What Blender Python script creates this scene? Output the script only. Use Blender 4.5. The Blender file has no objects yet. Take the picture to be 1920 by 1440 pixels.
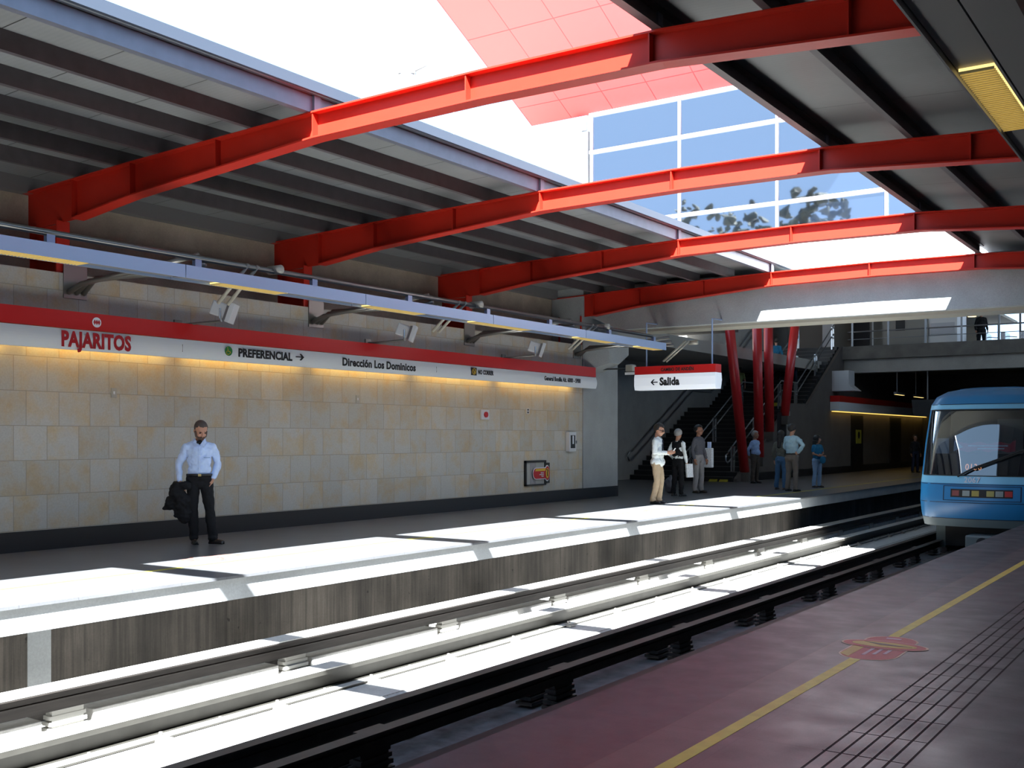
import bpy, bmesh, math, random
from mathutils import Vector, Matrix, noise
random.seed(7)
PI = math.pi
scene = bpy.context.scene
COL = scene.collection

# ------------------------------------------------------------------ camera
F_PX, HORIZON, CAMH = 2010.0, 820.0, 1.52
THETA = math.atan((2330 - 960) / F_PX)
cam_d = bpy.data.cameras.new('camera'); cam = bpy.data.objects.new('camera', cam_d); COL.objects.link(cam)
cam.location = (0, 0, CAMH); cam.rotation_euler = (PI / 2, 0, THETA)
cam_d.sensor_width = 36; cam_d.lens = 36 * F_PX / 1920; cam_d.shift_y = (HORIZON - 720) / 1920
cam_d.clip_start = 0.05; cam_d.clip_end = 500
scene.camera = cam
# ------------------------------------------------------------------ light
scene.view_settings.view_transform = 'Standard'; scene.view_settings.look = 'None'
scene.view_settings.gamma = 1; scene.view_settings.use_curve_mapping = False
scene.view_settings.exposure = 0.0
world = bpy.data.worlds.new('sky'); scene.world = world; world.use_nodes = True
bgn = world.node_tree.nodes['Background']
bgn.inputs[0].default_value = (0.47, 0.70, 1.0, 1); bgn.inputs[1].default_value = 2.4
sun_d = bpy.data.lights.new('sun', 'SUN'); sun = bpy.data.objects.new('sun', sun_d); COL.objects.link(sun)
sun_d.energy = 66; sun_d.angle = math.radians(0.55); sun_d.color = (0.94, 0.98, 1.0)
sun.rotation_euler = Vector((-0.45, 0.77, -1.0)).to_track_quat('-Z', 'Y').to_euler()
sun.location = (10, -14, 25)
scene.cycles.use_denoising = True
scene.cycles.max_bounces = 10; scene.cycles.diffuse_bounces = 6
scene.cycles.sample_clamp_indirect = 12

# ------------------------------------------------------------------ materials
def new_mat(name):
    m = bpy.data.materials.new(name); m.use_nodes = True
    nt = m.node_tree; b = nt.nodes['Principled BSDF']
    return m, nt, b
def lin(c): return tuple((v / 12.92 if v <= .04045 else ((v + .055) / 1.055) ** 2.4) for v in c)
def mat(name, col, rough=.6, metal=0., nz=0.0, nscale=6., bump=0., bscale=60., spec=None, emit=None, stretch=(1, 1, 1), srgb=False):
    m, nt, b = new_mat(name)
    if srgb: col = lin(col)
    b.inputs['Base Color'].default_value = (*col, 1); b.inputs['Roughness'].default_value = rough
    b.inputs['Metallic'].default_value = metal
    if spec is not None: b.inputs['Specular IOR Level'].default_value = spec
    if emit: b.inputs['Emission Color'].default_value = (*emit[0], 1); b.inputs['Emission Strength'].default_value = emit[1]
    L = nt.links.new
    tc = nt.nodes.new('ShaderNodeTexCoord'); mp = nt.nodes.new('ShaderNodeMapping'); mp.inputs['Scale'].default_value = stretch
    L(tc.outputs['Object'], mp.inputs['Vector'])
    if nz > 0:
        n = nt.nodes.new('ShaderNodeTexNoise'); n.inputs['Scale'].default_value = nscale; n.inputs['Detail'].default_value = 6
        L(mp.outputs[0], n.inputs['Vector'])
        r = nt.nodes.new('ShaderNodeMapRange'); r.inputs['To Min'].default_value = 1 - nz; r.inputs['To Max'].default_value = 1 + nz
        r.inputs['From Min'].default_value = .25; r.inputs['From Max'].default_value = .75
        L(n.outputs['Fac'], r.inputs['Value'])
        v = nt.nodes.new('ShaderNodeVectorMath'); v.operation = 'SCALE'; v.inputs[0].default_value = col
        L(r.outputs[0], v.inputs['Scale']); L(v.outputs[0], b.inputs['Base Color'])
    if bump > 0:
        n2 = nt.nodes.new('ShaderNodeTexNoise'); n2.inputs['Scale'].default_value = bscale; n2.inputs['Detail'].default_value = 4
        L(mp.outputs[0], n2.inputs['Vector'])
        bp = nt.nodes.new('ShaderNodeBump'); bp.inputs['Strength'].default_value = bump; bp.inputs['Distance'].default_value = .02
        L(n2.outputs['Fac'], bp.inputs['Height']); L(bp.outputs[0], b.inputs['Normal'])
    return m
def mth(nt, op, a, b=None):
    n = nt.nodes.new('ShaderNodeMath'); n.operation = op
    for i, v in enumerate((a, b)):
        if v is None: continue
        if isinstance(v, (int, float)): n.inputs[i].default_value = v
        else: nt.links.new(v, n.inputs[i])
    return n.outputs[0]
def mixc(nt, fac, a, b):
    n = nt.nodes.new('ShaderNodeMix'); n.data_type = 'RGBA'
    if isinstance(fac, (int, float)): n.inputs[0].default_value = fac
    else: nt.links.new(fac, n.inputs[0])
    for i, v in ((6, a), (7, b)):
        if isinstance(v, tuple): n.inputs[i].default_value = (*v, 1)
        else: nt.links.new(v, n.inputs[i])
    return n.outputs[2]
def objxyz(nt):
    tc = nt.nodes.new('ShaderNodeTexCoord'); s = nt.nodes.new('ShaderNodeSeparateXYZ'); nt.links.new(tc.outputs['Object'], s.inputs[0])
    return tc.outputs['Object'], s.outputs[0], s.outputs[1], s.outputs[2]
def nz(nt, vec, scale, detail=5, stretch=None, rough=.55):
    if stretch:
        mp = nt.nodes.new('ShaderNodeMapping'); mp.inputs['Scale'].default_value = stretch; nt.links.new(vec, mp.inputs['Vector']); vec = mp.outputs[0]
    n = nt.nodes.new('ShaderNodeTexNoise'); n.inputs['Scale'].default_value = scale; n.inputs['Detail'].default_value = detail
    n.inputs['Roughness'].default_value = rough
    nt.links.new(vec, n.inputs['Vector']); return n.outputs['Fac']
def rng(nt, v, a, b, c=0., d=1.):
    n = nt.nodes.new('ShaderNodeMapRange')
    for k, x in zip(('From Min', 'From Max', 'To Min', 'To Max'), (a, b, c, d)): n.inputs[k].default_value = x
    nt.links.new(v, n.inputs['Value']); return n.outputs[0]
def cell_mask(nt, v, period, off, width):          # 1 on a thin line each period
    f = mth(nt, 'FRACT', mth(nt, 'DIVIDE', mth(nt, 'SUBTRACT', v, off), period))
    return mth(nt, 'LESS_THAN', f, width / period)

def tiles_mat():
    m, nt, b = new_mat('limestone_tiles'); vec, x, y, z = objxyz(nt)
    cmb = nt.nodes.new('ShaderNodeCombineXYZ'); nt.links.new(y, cmb.inputs[0]); nt.links.new(mth(nt, 'SUBTRACT', z, .28), cmb.inputs[1])
    br = nt.nodes.new('ShaderNodeTexBrick'); nt.links.new(cmb.outputs[0], br.inputs['Vector'])
    br.inputs['Scale'].default_value = 1; br.inputs['Brick Width'].default_value = .48; br.inputs['Row Height'].default_value = .4655
    br.inputs['Mortar Size'].default_value = .004; br.inputs['Mortar Smooth'].default_value = 0; br.offset = .37; br.inputs['Bias'].default_value = 0
    br.inputs['Color1'].default_value = (0, 0, 0, 1); br.inputs['Color2'].default_value = (1, 1, 1, 1); br.inputs['Mortar'].default_value = (.5, .5, .5, 1)
    sh = nt.nodes.new('ShaderNodeVectorMath'); sh.operation = 'MULTIPLY_ADD'; sh.inputs[1].default_value = (37, 23, 11)
    nt.links.new(br.outputs['Color'], sh.inputs[0]); nt.links.new(vec, sh.inputs[2])
    n1 = nz(nt, sh.outputs[0], 2.6, 6, rough=.6); n2 = nz(nt, vec, 38, 4)
    f = rng(nt, n1, .44, .66)
    base = mixc(nt, f, (.42, .405, .365), (.44, .345, .22))
    tone = rng(nt, br.outputs['Color'], 0, 1, .9, 1.06)
    tone = mth(nt, 'MULTIPLY', tone, rng(nt, n2, .3, .7, .93, 1.06))
    sc = nt.nodes.new('ShaderNodeVectorMath'); sc.operation = 'SCALE'; nt.links.new(base, sc.inputs[0]); nt.links.new(tone, sc.inputs['Scale'])
    c = mixc(nt, br.outputs['Fac'], sc.outputs[0], (.26, .23, .18))
    nt.links.new(c, b.inputs['Base Color']); b.inputs['Roughness'].default_value = .55
    return m
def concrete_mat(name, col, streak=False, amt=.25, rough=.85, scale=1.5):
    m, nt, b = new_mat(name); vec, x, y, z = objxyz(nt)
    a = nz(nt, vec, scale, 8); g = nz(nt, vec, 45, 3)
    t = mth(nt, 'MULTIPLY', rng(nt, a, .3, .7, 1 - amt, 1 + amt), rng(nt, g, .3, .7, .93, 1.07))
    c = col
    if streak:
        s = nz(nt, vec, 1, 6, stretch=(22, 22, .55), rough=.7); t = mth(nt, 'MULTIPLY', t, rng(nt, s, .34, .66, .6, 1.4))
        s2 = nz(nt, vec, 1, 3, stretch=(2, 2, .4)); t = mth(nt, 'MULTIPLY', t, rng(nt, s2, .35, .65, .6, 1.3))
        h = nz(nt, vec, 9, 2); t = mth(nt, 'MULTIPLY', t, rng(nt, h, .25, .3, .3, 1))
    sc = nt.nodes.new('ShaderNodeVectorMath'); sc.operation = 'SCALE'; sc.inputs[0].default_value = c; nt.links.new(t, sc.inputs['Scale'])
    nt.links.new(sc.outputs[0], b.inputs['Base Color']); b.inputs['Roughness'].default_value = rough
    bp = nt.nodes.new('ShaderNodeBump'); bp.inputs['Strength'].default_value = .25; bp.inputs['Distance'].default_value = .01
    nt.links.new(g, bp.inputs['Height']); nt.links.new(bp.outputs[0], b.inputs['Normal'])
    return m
def near_floor_mat():
    m, nt, b = new_mat('granite_near'); vec, x, y, z = objxyz(nt)
    yo = .23
    ln_y = cell_mask(nt, y, .82, yo, .007)                                       # cross joints of the big slabs
    tac_x = mth(nt, 'MULTIPLY', mth(nt, 'GREATER_THAN', x, -1.69), mth(nt, 'LESS_THAN', x, -1.284))
    gx = mth(nt, 'MULTIPLY', cell_mask(nt, x, .077, -1.682, .014), tac_x)
    gy = mth(nt, 'MULTIPLY', cell_mask(nt, y, .41, yo, .012), tac_x)
    groove = mth(nt, 'MAXIMUM', gx, gy)
    jx = cell_mask(nt, x, .41, -2.513, .006)
    bandx = mth(nt, 'LESS_THAN', x, -2.51)
    jx = mth(nt, 'MULTIPLY', jx, mth(nt, 'GREATER_THAN', x, -2.2))
    jx2 = mth(nt, 'LESS_THAN', mth(nt, 'ABSOLUTE', mth(nt, 'ADD', x, 2.51)), .004)
    joint = mth(nt, 'MAXIMUM', mth(nt, 'MAXIMUM', ln_y, jx2), mth(nt, 'MULTIPLY', jx, .45))
    n1 = nz(nt, vec, 1.1, 6, stretch=(1.4, .6, 1)); n2 = nz(nt, vec, 90, 3)
    base = mixc(nt, bandx, (.072, .070, .076), (.028, .038, .052))
    t = mth(nt, 'MULTIPLY', rng(nt, n1, .3, .7, .8, 1.2), rng(nt, n2, .3, .7, .88, 1.12))
    sc = nt.nodes.new('ShaderNodeVectorMath'); sc.operation = 'SCALE'; nt.links.new(base, sc.inputs[0]); nt.links.new(t, sc.inputs['Scale'])
    c = mixc(nt, mth(nt, 'MULTIPLY', joint, .65), sc.outputs[0], (.03, .025, .03)); c = mixc(nt, groove, c, (.012, .01, .012))
    nt.links.new(c, b.inputs['Base Color'])
    r = mth(nt, 'ADD', rng(nt, nz(nt, vec, 3, 5), .3, .7, .30, .46), mth(nt, 'MULTIPLY', groove, .4))
    nt.links.new(r, b.inputs['Roughness']); b.inputs['Specular IOR Level'].default_value = .25
    bp = nt.nodes.new('ShaderNodeBump'); bp.inputs['Strength'].default_value = .5; bp.inputs['Distance'].default_value = .004
    nt.links.new(mth(nt, 'SUBTRACT', 1, groove), bp.inputs['Height']); nt.links.new(bp.outputs[0], b.inputs['Normal'])
    return m
def far_floor_mat():
    m, nt, b = new_mat('granite_far'); vec, x, y, z = objxyz(nt)
    j = mth(nt, 'MAXIMUM', cell_mask(nt, x, .6, -13.4, .007), cell_mask(nt, y, .6, .1, .007))
    n1 = nz(nt, vec, 1.3, 6); n2 = nz(nt, vec, 80, 3)
    t = mth(nt, 'MULTIPLY', rng(nt, n1, .3, .7, .85, 1.15), rng(nt, n2, .3, .7, .9, 1.1))
    sc = nt.nodes.new('ShaderNodeVectorMath'); sc.operation = 'SCALE'; sc.inputs[0].default_value = (.115, .118, .125); nt.links.new(t, sc.inputs['Scale'])
    c = mixc(nt, mth(nt, 'MULTIPLY', j, .5), sc.outputs[0], (.04, .04, .04)); nt.links.new(c, b.inputs['Base Color'])
    b.inputs['Roughness'].default_value = .3
    return m
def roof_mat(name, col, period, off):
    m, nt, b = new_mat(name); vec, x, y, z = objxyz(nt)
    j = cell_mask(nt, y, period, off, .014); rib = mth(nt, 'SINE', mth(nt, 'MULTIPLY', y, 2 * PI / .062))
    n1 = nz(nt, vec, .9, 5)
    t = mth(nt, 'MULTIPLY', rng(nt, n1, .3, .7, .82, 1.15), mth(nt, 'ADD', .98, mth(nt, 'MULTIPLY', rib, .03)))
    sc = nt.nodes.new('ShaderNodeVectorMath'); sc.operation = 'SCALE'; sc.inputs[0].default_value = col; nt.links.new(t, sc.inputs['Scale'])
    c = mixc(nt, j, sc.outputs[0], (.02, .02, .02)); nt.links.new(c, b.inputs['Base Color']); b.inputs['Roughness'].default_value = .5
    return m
def panel_mat(name, col, line, px_, x0, py_, y0):
    m, nt, b = new_mat(name); vec, x, y, z = objxyz(nt)
    j = mth(nt, 'MAXIMUM', cell_mask(nt, x, px_, x0, .025), cell_mask(nt, y, py_, y0, .025))
    c = mixc(nt, j, col, line); nt.links.new(c, b.inputs['Base Color']); b.inputs['Roughness'].default_value = .4
    return m
def emit_mat(name, col, st, louver=None):
    m = bpy.data.materials.new(name); m.use_nodes = True; nt = m.node_tree; nt.nodes.clear()
    o = nt.nodes.new('ShaderNodeOutputMaterial'); e = nt.nodes.new('ShaderNodeEmission'); e.inputs[0].default_value = (*col, 1); e.inputs[1].default_value = st
    nt.links.new(e.outputs[0], o.inputs[0]); return m
def glass_mat(name, tint, refl, dark=(.02, .03, .05), trans=.35):
    m = bpy.data.materials.new(name); m.use_nodes = True; nt = m.node_tree; nt.nodes.clear(); L = nt.links.new
    o = nt.nodes.new('ShaderNodeOutputMaterial'); g = nt.nodes.new('ShaderNodeBsdfGlossy'); g.inputs['Roughness'].default_value = .02; g.inputs['Color'].default_value = (*tint, 1)
    t = nt.nodes.new('ShaderNodeBsdfTransparent'); t.inputs[0].default_value = (.5, .62, .75, 1)
    d = nt.nodes.new('ShaderNodeBsdfDiffuse'); d.inputs[0].default_value = (*dark, 1)
    m1 = nt.nodes.new('ShaderNodeMixShader'); m1.inputs[0].default_value = trans; L(d.outputs[0], m1.inputs[1]); L(t.outputs[0], m1.inputs[2])
    fr = nt.nodes.new('ShaderNodeFresnel'); fr.inputs['IOR'].default_value = 1.5
    mx = nt.nodes.new('ShaderNodeMixShader'); L(mth(nt, 'ADD', fr.outputs[0], refl), mx.inputs[0]); L(m1.outputs[0], mx.inputs[1]); L(g.outputs[0], mx.inputs[2])
    L(mx.outputs[0], o.inputs[0]); return m

M = {}
M['tiles'] = tiles_mat()
M['concrete'] = concrete_mat('concrete', (.30, .29, .27), amt=.12)
M['concrete_warm'] = concrete_mat('concrete_warm', (.42, .36, .29), amt=.2)
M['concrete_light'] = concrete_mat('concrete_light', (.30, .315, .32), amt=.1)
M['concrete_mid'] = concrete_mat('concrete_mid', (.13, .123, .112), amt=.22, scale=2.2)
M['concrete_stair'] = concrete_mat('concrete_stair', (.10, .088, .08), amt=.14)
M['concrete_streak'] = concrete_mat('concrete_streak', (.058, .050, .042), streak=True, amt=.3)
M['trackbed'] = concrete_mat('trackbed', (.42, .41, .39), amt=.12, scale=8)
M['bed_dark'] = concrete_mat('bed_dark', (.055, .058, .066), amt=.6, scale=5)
M['rough_bed'] = concrete_mat('rough_bed', (.25, .235, .21), amt=.5, scale=40)
M['near_floor'] = near_floor_mat(); M['far_floor'] = far_floor_mat()
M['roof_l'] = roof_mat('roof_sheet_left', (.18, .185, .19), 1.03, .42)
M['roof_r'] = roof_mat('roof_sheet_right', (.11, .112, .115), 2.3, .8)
M['roof_top'] = mat('roof_top', (.45, .46, .48), .5, .3)
M['purlin'] = mat('purlin_steel', (.075, .066, .072), .5, .2, nz=.15)
M['edge_steel'] = mat('edge_steel', (.14, .15, .19), .4, .3, nz=.1)
M['gutter'] = mat('gutter', (.045, .055, .075), .35, .2)
M['red'] = mat('red_paint', (.42, .020, .010), .4, nz=.06, nscale=3, bump=.08, bscale=9, spec=.22)
M['red_tube'] = mat('red_tube', (.45, .016, .018), .32)
M['panel_red'] = panel_mat('canopy_red', (.56, .052, .045), (.3, .01, .01), 1.25, -15.85, 2.27, .845)
M['white_paint'] = mat('white_paint', (.78, .79, .8), .45)
M['alu'] = mat('aluminium_frame', (.8, .82, .85), .4, .2)
M['facade_glass'] = glass_mat('facade_glass', (.82, .87, 1.0), .30, (.008, .012, .022), .03)
M['skirt'] = mat('skirting_black', (.014, .014, .016), .4)
M['guide'] = mat('guide_steel', (.045, .038, .034), .55, .2, nz=.4, nscale=5, stretch=(1, .4, 4))
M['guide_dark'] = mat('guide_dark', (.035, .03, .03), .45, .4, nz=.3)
M['rail'] = mat('rail_steel', (.034, .032, .027), .5, .15, nz=.2)
M['insul'] = mat('insulator', (.42, .41, .38), .5)
M['bolt'] = mat('bolt', (.35, .33, .3), .45, .4)
M['sign_red'] = mat('sign_red', (.50, .012, .012), .4, spec=.3)
M['sign_white'] = mat('sign_white', (.74, .77, .82), .45, spec=.3)
M['sign_lit'] = mat('sign_lit', (.74, .77, .82), .45, spec=.3, emit=((.85, .92, 1.0), .28))
M['ink_red'] = mat('ink_red', (.42, .008, .015), .5)
M['ink_black'] = mat('ink_black', (.008, .008, .01), .5)
M['ink_green'] = mat('ink_green', (.02, .2, .04), .5)
M['ink_yellow'] = mat('ink_yellow', (.6, .38, .03), .5)
M['yellow'] = mat('yellow_line', (.50, .44, .05), .5, nz=.15, nscale=8)
M['tray'] = mat('tray_metal', (.26, .34, .50), .35, .25)
M['tray_dark'] = mat('tray_dark', (.16, .155, .16), .5, .1)
M['pipe'] = mat('pipe_steel', (.22, .21, .19), .35, .7)
M['pale_steel'] = mat('pale_steel', (.42, .40, .34), .45, .3)
M['lamp_warm'] = emit_mat('lamp_warm', (1.0, .74, .26), 1.6)
M['lamp_cove'] = emit_mat('lamp_cove', (1.0, .62, .14), 13)
M['lamp_far'] = emit_mat('lamp_far', (1.0, .62, .14), 1.5)
M['louver'] = mat('louver', (.55, .45, .2), .4)
M['step'] = mat('step_dark', (.022, .022, .024), .5)
M['nosing'] = mat('nosing', (.10, .095, .09), .5)
M['train_blue'] = mat('train_blue', (.018, .18, .42), .28, spec=.6)
M['train_pale'] = mat('train_pale', (.17, .44, .66), .3, spec=.6)
M['train_dark'] = mat('train_dark', (.012, .013, .015), .6)
M['train_grey'] = mat('train_grey', (.12, .16, .17), .5)
M['seam'] = mat('seam', (.006, .02, .05), .6)
M['wind_glass'] = glass_mat('windscreen_glass', (.9, .95, 1), .07, (.01, .012, .016), .7)
M['rubber'] = mat('rubber', (.012, .012, .013), .7)
M['led'] = emit_mat('led_orange', (1.0, .38, .16), 1.2)
M['frost'] = mat('frost', (.55, .57, .62), .4)
M['black'] = mat('black_plastic', (.015, .015, .016), .5)
M['grey_box'] = mat('grey_box', (.55, .56, .58), .4)
M['steel'] = mat('stainless', (.55, .56, .58), .25, .8)
M['silver_post'] = mat('silver_post', (.26, .27, .28), .35, .5)
M['skin'] = mat('skin', (.46, .235, .155), .5)
M['skin_tan'] = mat('skin_tan', (.34, .16, .10), .5)
M['hair_dark'] = mat('hair_dark', (.018, .014, .012), .6, nz=.3, nscale=90)
M['hair_buzz'] = mat('hair_buzz', (.075, .055, .05), .8, nz=.25, nscale=120)
M['hair_grey'] = mat('hair_grey', (.32, .31, .30), .7, nz=.2, nscale=90)
M['beard'] = mat('beard', (.09, .05, .038), .8, nz=.3, nscale=140)
def cloth(name, c): return mat(name, c, .85, nz=.07, nscale=14, bump=.25, bscale=22, spec=.2)
M['c_shirt'] = cloth('cloth_pale_blue', (.50, .62, .88)); M['c_black'] = cloth('cloth_black', (.012, .012, .014))
M['c_white'] = cloth('cloth_white', (.80, .84, .84)); M['c_khaki'] = cloth('cloth_khaki', (.44, .33, .22))
M['c_grey'] = cloth('cloth_grey', (.12, .12, .14)); M['c_lgrey'] = cloth('cloth_light_grey', (.30, .28, .28))
M['c_blue'] = cloth('cloth_blue', (.26, .38, .62)); M['c_brown'] = cloth('cloth_brown', (.075, .06, .05))
M['c_jeans'] = cloth('cloth_jeans', (.06, .13, .24)); M['c_ljeans'] = cloth('cloth_light_jeans', (.22, .33, .48))
M['c_teal'] = cloth('cloth_teal', (.02, .14, .26)); M['c_taupe'] = cloth('cloth_taupe', (.19, .16, .135))
M['c_cyan'] = cloth('cloth_pale_cyan', (.36, .52, .60)); M['c_pattern'] = cloth('cloth_pattern', (.11, .115, .10))
M['c_olive'] = cloth('cloth_olive', (.22, .25, .09)); M['c_navy'] = cloth('cloth_navy', (.015, .02, .04))
M['shoe'] = mat('shoe_leather', (.012, .011, .011), .3); M['shoe_brown'] = mat('shoe_brown', (.05, .035, .025), .5)
M['paper'] = mat('paper', (.62, .64, .68), .7, nz=.25, nscale=25); M['gold'] = mat('gold', (.7, .55, .25), .3, .9)
M['leaf'] = mat('leaf', (.075, .075, .035), .8, nz=.5, nscale=1.2); M['bark'] = mat('bark', (.08, .055, .04), .9)
M['ground'] = mat('ground', (.34, .32, .29), .95, nz=.15, nscale=.5)
M['hall_wall'] = mat('hall_wall', (.34, .33, .3), .7); M['hall_dark'] = mat('hall_dark', (.05, .05, .055), .7)
M['poster'] = mat('poster_yellow', (.42, .42, .05), .6)

# ------------------------------------------------------------------ mesh helpers
class MB:
    def __init__(s): s.v = []; s.f = []
    def add(s, vs, fs):
        o = len(s.v); s.v += [tuple(v) for v in vs]; s.f += [tuple(i + o for i in f) for f in fs]; return s
    def box(s, x0, x1, y0, y1, z0, z1):
        v = [(x, y, z) for z in (z0, z1) for y in (y0, y1) for x in (x0, x1)]
        return s.add(v, [(0, 2, 3, 1), (4, 5, 7, 6), (0, 1, 5, 4), (2, 6, 7, 3), (0, 4, 6, 2), (1, 3, 7, 5)])
    def prism(s, prof, axis, a, b):          # closed profile extruded along an axis
        n = len(prof)
        def P(p, t):
            return (t, p[0], p[1]) if axis == 'x' else (p[0], t, p[1]) if axis == 'y' else (p[0], p[1], t)
        v = [P(p, a) for p in prof] + [P(p, b) for p in prof]
        f = [(i, (i + 1) % n, n + (i + 1) % n, n + i) for i in range(n)] + [tuple(range(n - 1, -1, -1)), tuple(range(n, 2 * n))]
        return s.add(v, f)
    def tube(s, pts, r, seg=10, r2=None, cap=True):
        pts = [Vector(p) for p in pts]; n = len(pts); rings = []
        for i, p in enumerate(pts):
            d = (pts[min(i + 1, n - 1)] - pts[max(i - 1, 0)]).normalized()
            u = d.orthogonal().normalized() if i == 0 else (pu - d * pu.dot(d)).normalized()
            pu = u; w = d.cross(u); rr = r if r2 is None else r + (r2 - r) * i / (n - 1)
            rings.append([p + (u * math.cos(2 * PI * k / seg) + w * math.sin(2 * PI * k / seg)) * rr for k in range(seg)])
        v = [q for ring in rings for q in ring]; f = []
        for i in range(n - 1):
            for k in range(seg): f.append((i * seg + k, i * seg + (k + 1) % seg, (i + 1) * seg + (k + 1) % seg, (i + 1) * seg + k))
        if cap: f += [tuple(range(seg - 1, -1, -1)), tuple((n - 1) * seg + k for k in range(seg))]
        return s.add(v, f)
    def ell(s, c, r, rot=None, sub=2):
        bm = bmesh.new(); bmesh.ops.create_icosphere(bm, subdivisions=sub, radius=1)
        vs = []
        for v in bm.verts:
            p = Vector((v.co.x * r[0], v.co.y * r[1], v.co.z * r[2]))
            if rot: p = rot @ p
            vs.append(p + Vector(c))
        fs = [tuple(v.index for v in f.verts) for f in bm.faces]; bm.free(); return s.add(vs, fs)
    def cap(s, p, q, r1, r2):
        p, q = Vector(p), Vector(q)
        s.ell(p, (r1,) * 3, sub=2); s.ell(q, (r2,) * 3, sub=2)
        if (q - p).length > 1e-5: s.tube([p, q], r1, 12, r2)
        return s
    def obb(s, c, ax, hx):                    # oriented box: centre, 3 axes, half sizes
        c = Vector(c); v = []
        for k in (-1, 1):
            for j in (-1, 1):
                for i in (-1, 1): v.append(c + ax[0] * i * hx[0] + ax[1] * j * hx[1] + ax[2] * k * hx[2])
        return s.add(v, [(0, 2, 3, 1), (4, 5, 7, 6), (0, 1, 5, 4), (2, 6, 7, 3), (0, 4, 6, 2), (1, 3, 7, 5)])
    def build(s, name, m, parent=None, smooth=False, bevel=0.):
        me = bpy.data.meshes.new(name); me.from_pydata(s.v, [], s.f); me.materials.append(m)
        bm = bmesh.new(); bm.from_mesh(me); bmesh.ops.recalc_face_normals(bm, faces=bm.faces); bm.to_mesh(me); bm.free()
        if smooth: me.polygons.foreach_set('use_smooth', [True] * len(me.polygons))
        o = bpy.data.objects.new(name, me); COL.objects.link(o)
        if parent: o.parent = parent
        if bevel:
            b = o.modifiers.new('bevel', 'BEVEL'); b.width = bevel; b.segments = 2; b.limit_method = 'ANGLE'
        return o
def tag(o, label, cat, group=None, kind=None):
    o['label'] = label; o['category'] = cat
    if group: o['group'] = group
    if kind: o['kind'] = kind
    return o
def empty(name, loc=(0, 0, 0), label=None, cat=None, group=None):
    o = bpy.data.objects.new(name, None); COL.objects.link(o); o.location = loc
    if label: tag(o, label, cat, group)
    return o
def struct(name, mb, m, **k):
    o = mb.build(name, m, **k); o['kind'] = 'structure'; return o
def shift_into(root):                        # meshes written in world coordinates under a root placed at its base
    bpy.context.view_layer.update()
    inv = Matrix.Translation(-root.location)
    def rec(o):
        for ch in o.children:
            if ch.type == 'MESH' and not ch.get('_s'): ch.data.transform(inv); ch['_s'] = 1; del ch['_s']
            rec(ch)
    rec(root)
def copy_tree(o, parent=None):
    c = o.copy(); COL.objects.link(c)
    if parent: c.parent = parent
    for ch in o.children: copy_tree(ch, c)
    return c
def to_mesh_obj(o, name, m, parent):
    bpy.context.view_layer.update()
    dg = bpy.context.evaluated_depsgraph_get()
    me = bpy.data.meshes.new_from_object(o.evaluated_get(dg)); me.materials.clear(); me.materials.append(m)
    n = bpy.data.objects.new(name, me); COL.objects.link(n)
    if parent: n.parent = parent
    return n
def text(body, size, m, origin, ux, uz, parent, name='lettering', xs=.72, bold=.012, align='LEFT', depth=.004, space=1.05):
    """origin = left end of the base line, ux = reading direction, uz = up"""
    cu = bpy.data.curves.new('t', 'FONT'); cu.body = body; cu.size = size; cu.offset = bold * size; cu.extrude = depth / 2; cu.align_x = align
    cu.resolution_u = 3; cu.space_character = space
    o = bpy.data.objects.new('t', cu); COL.objects.link(o)
    n = to_mesh_obj(o, name, m, parent); bpy.data.objects.remove(o)
    ux, uz = Vector(ux).normalized(), Vector(uz).normalized(); w = ux.cross(uz)
    R = Matrix((( ux.x * xs, uz.x, w.x, origin[0]), (ux.y * xs, uz.y, w.y, origin[1]), (ux.z * xs, uz.z, w.z, origin[2]), (0, 0, 0, 1)))
    n.data.transform(R); return n
def disc(cx, cy, r, n=28, sx=1., sy=1.): return [(cx + r * sx * math.cos(2 * PI * k / n), cy + r * sy * math.sin(2 * PI * k / n)) for k in range(n)]

# image ray helpers used only to lay out real-world distances once
CT, ST = math.cos(THETA), math.sin(THETA)
def ray(px, py):
    a = (px - 960) / F_PX; return Vector((CT * a - ST, ST * a + CT, (HORIZON - py) / F_PX))
def on_floor(px, py, z=0.):
    d = ray(px, py); t = (z - CAMH) / d.z; return Vector((d.x * t, d.y * t, z))

# ------------------------------------------------------------------ the setting
XW, XE_F, XE_N = -13.4, -9.15, -3.17        # tiled wall, far platform edge, near platform edge
YB, YE = -16.0, 60.0                         # station ends
BEAMS = [-9.9, -5.25, -.6, 4.07, 8.72, 13.4, 18.1, 22.8]
mb = MB().box(-18.6, XE_F - .32, YB, YE, -.25, 0); struct('floor', mb, M['far_floor'])
mb = MB().box(XE_F - .32, XE_F, YB, YE, -.03, 0); struct('trim_1', mb, M['far_floor'])
struct('trim_2', MB().box(XE_F - .315, XE_F - .04, YB, YE, -.27, -.031), M['concrete_light'])
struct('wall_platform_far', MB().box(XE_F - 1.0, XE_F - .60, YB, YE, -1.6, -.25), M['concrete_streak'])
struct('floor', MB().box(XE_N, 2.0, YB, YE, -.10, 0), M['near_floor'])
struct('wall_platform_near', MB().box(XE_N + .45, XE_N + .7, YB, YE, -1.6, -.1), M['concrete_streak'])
struct('trim_3', MB().box(XE_N + .06, 2, YB, YE, -.3, -.1), M['concrete_mid'])
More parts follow.
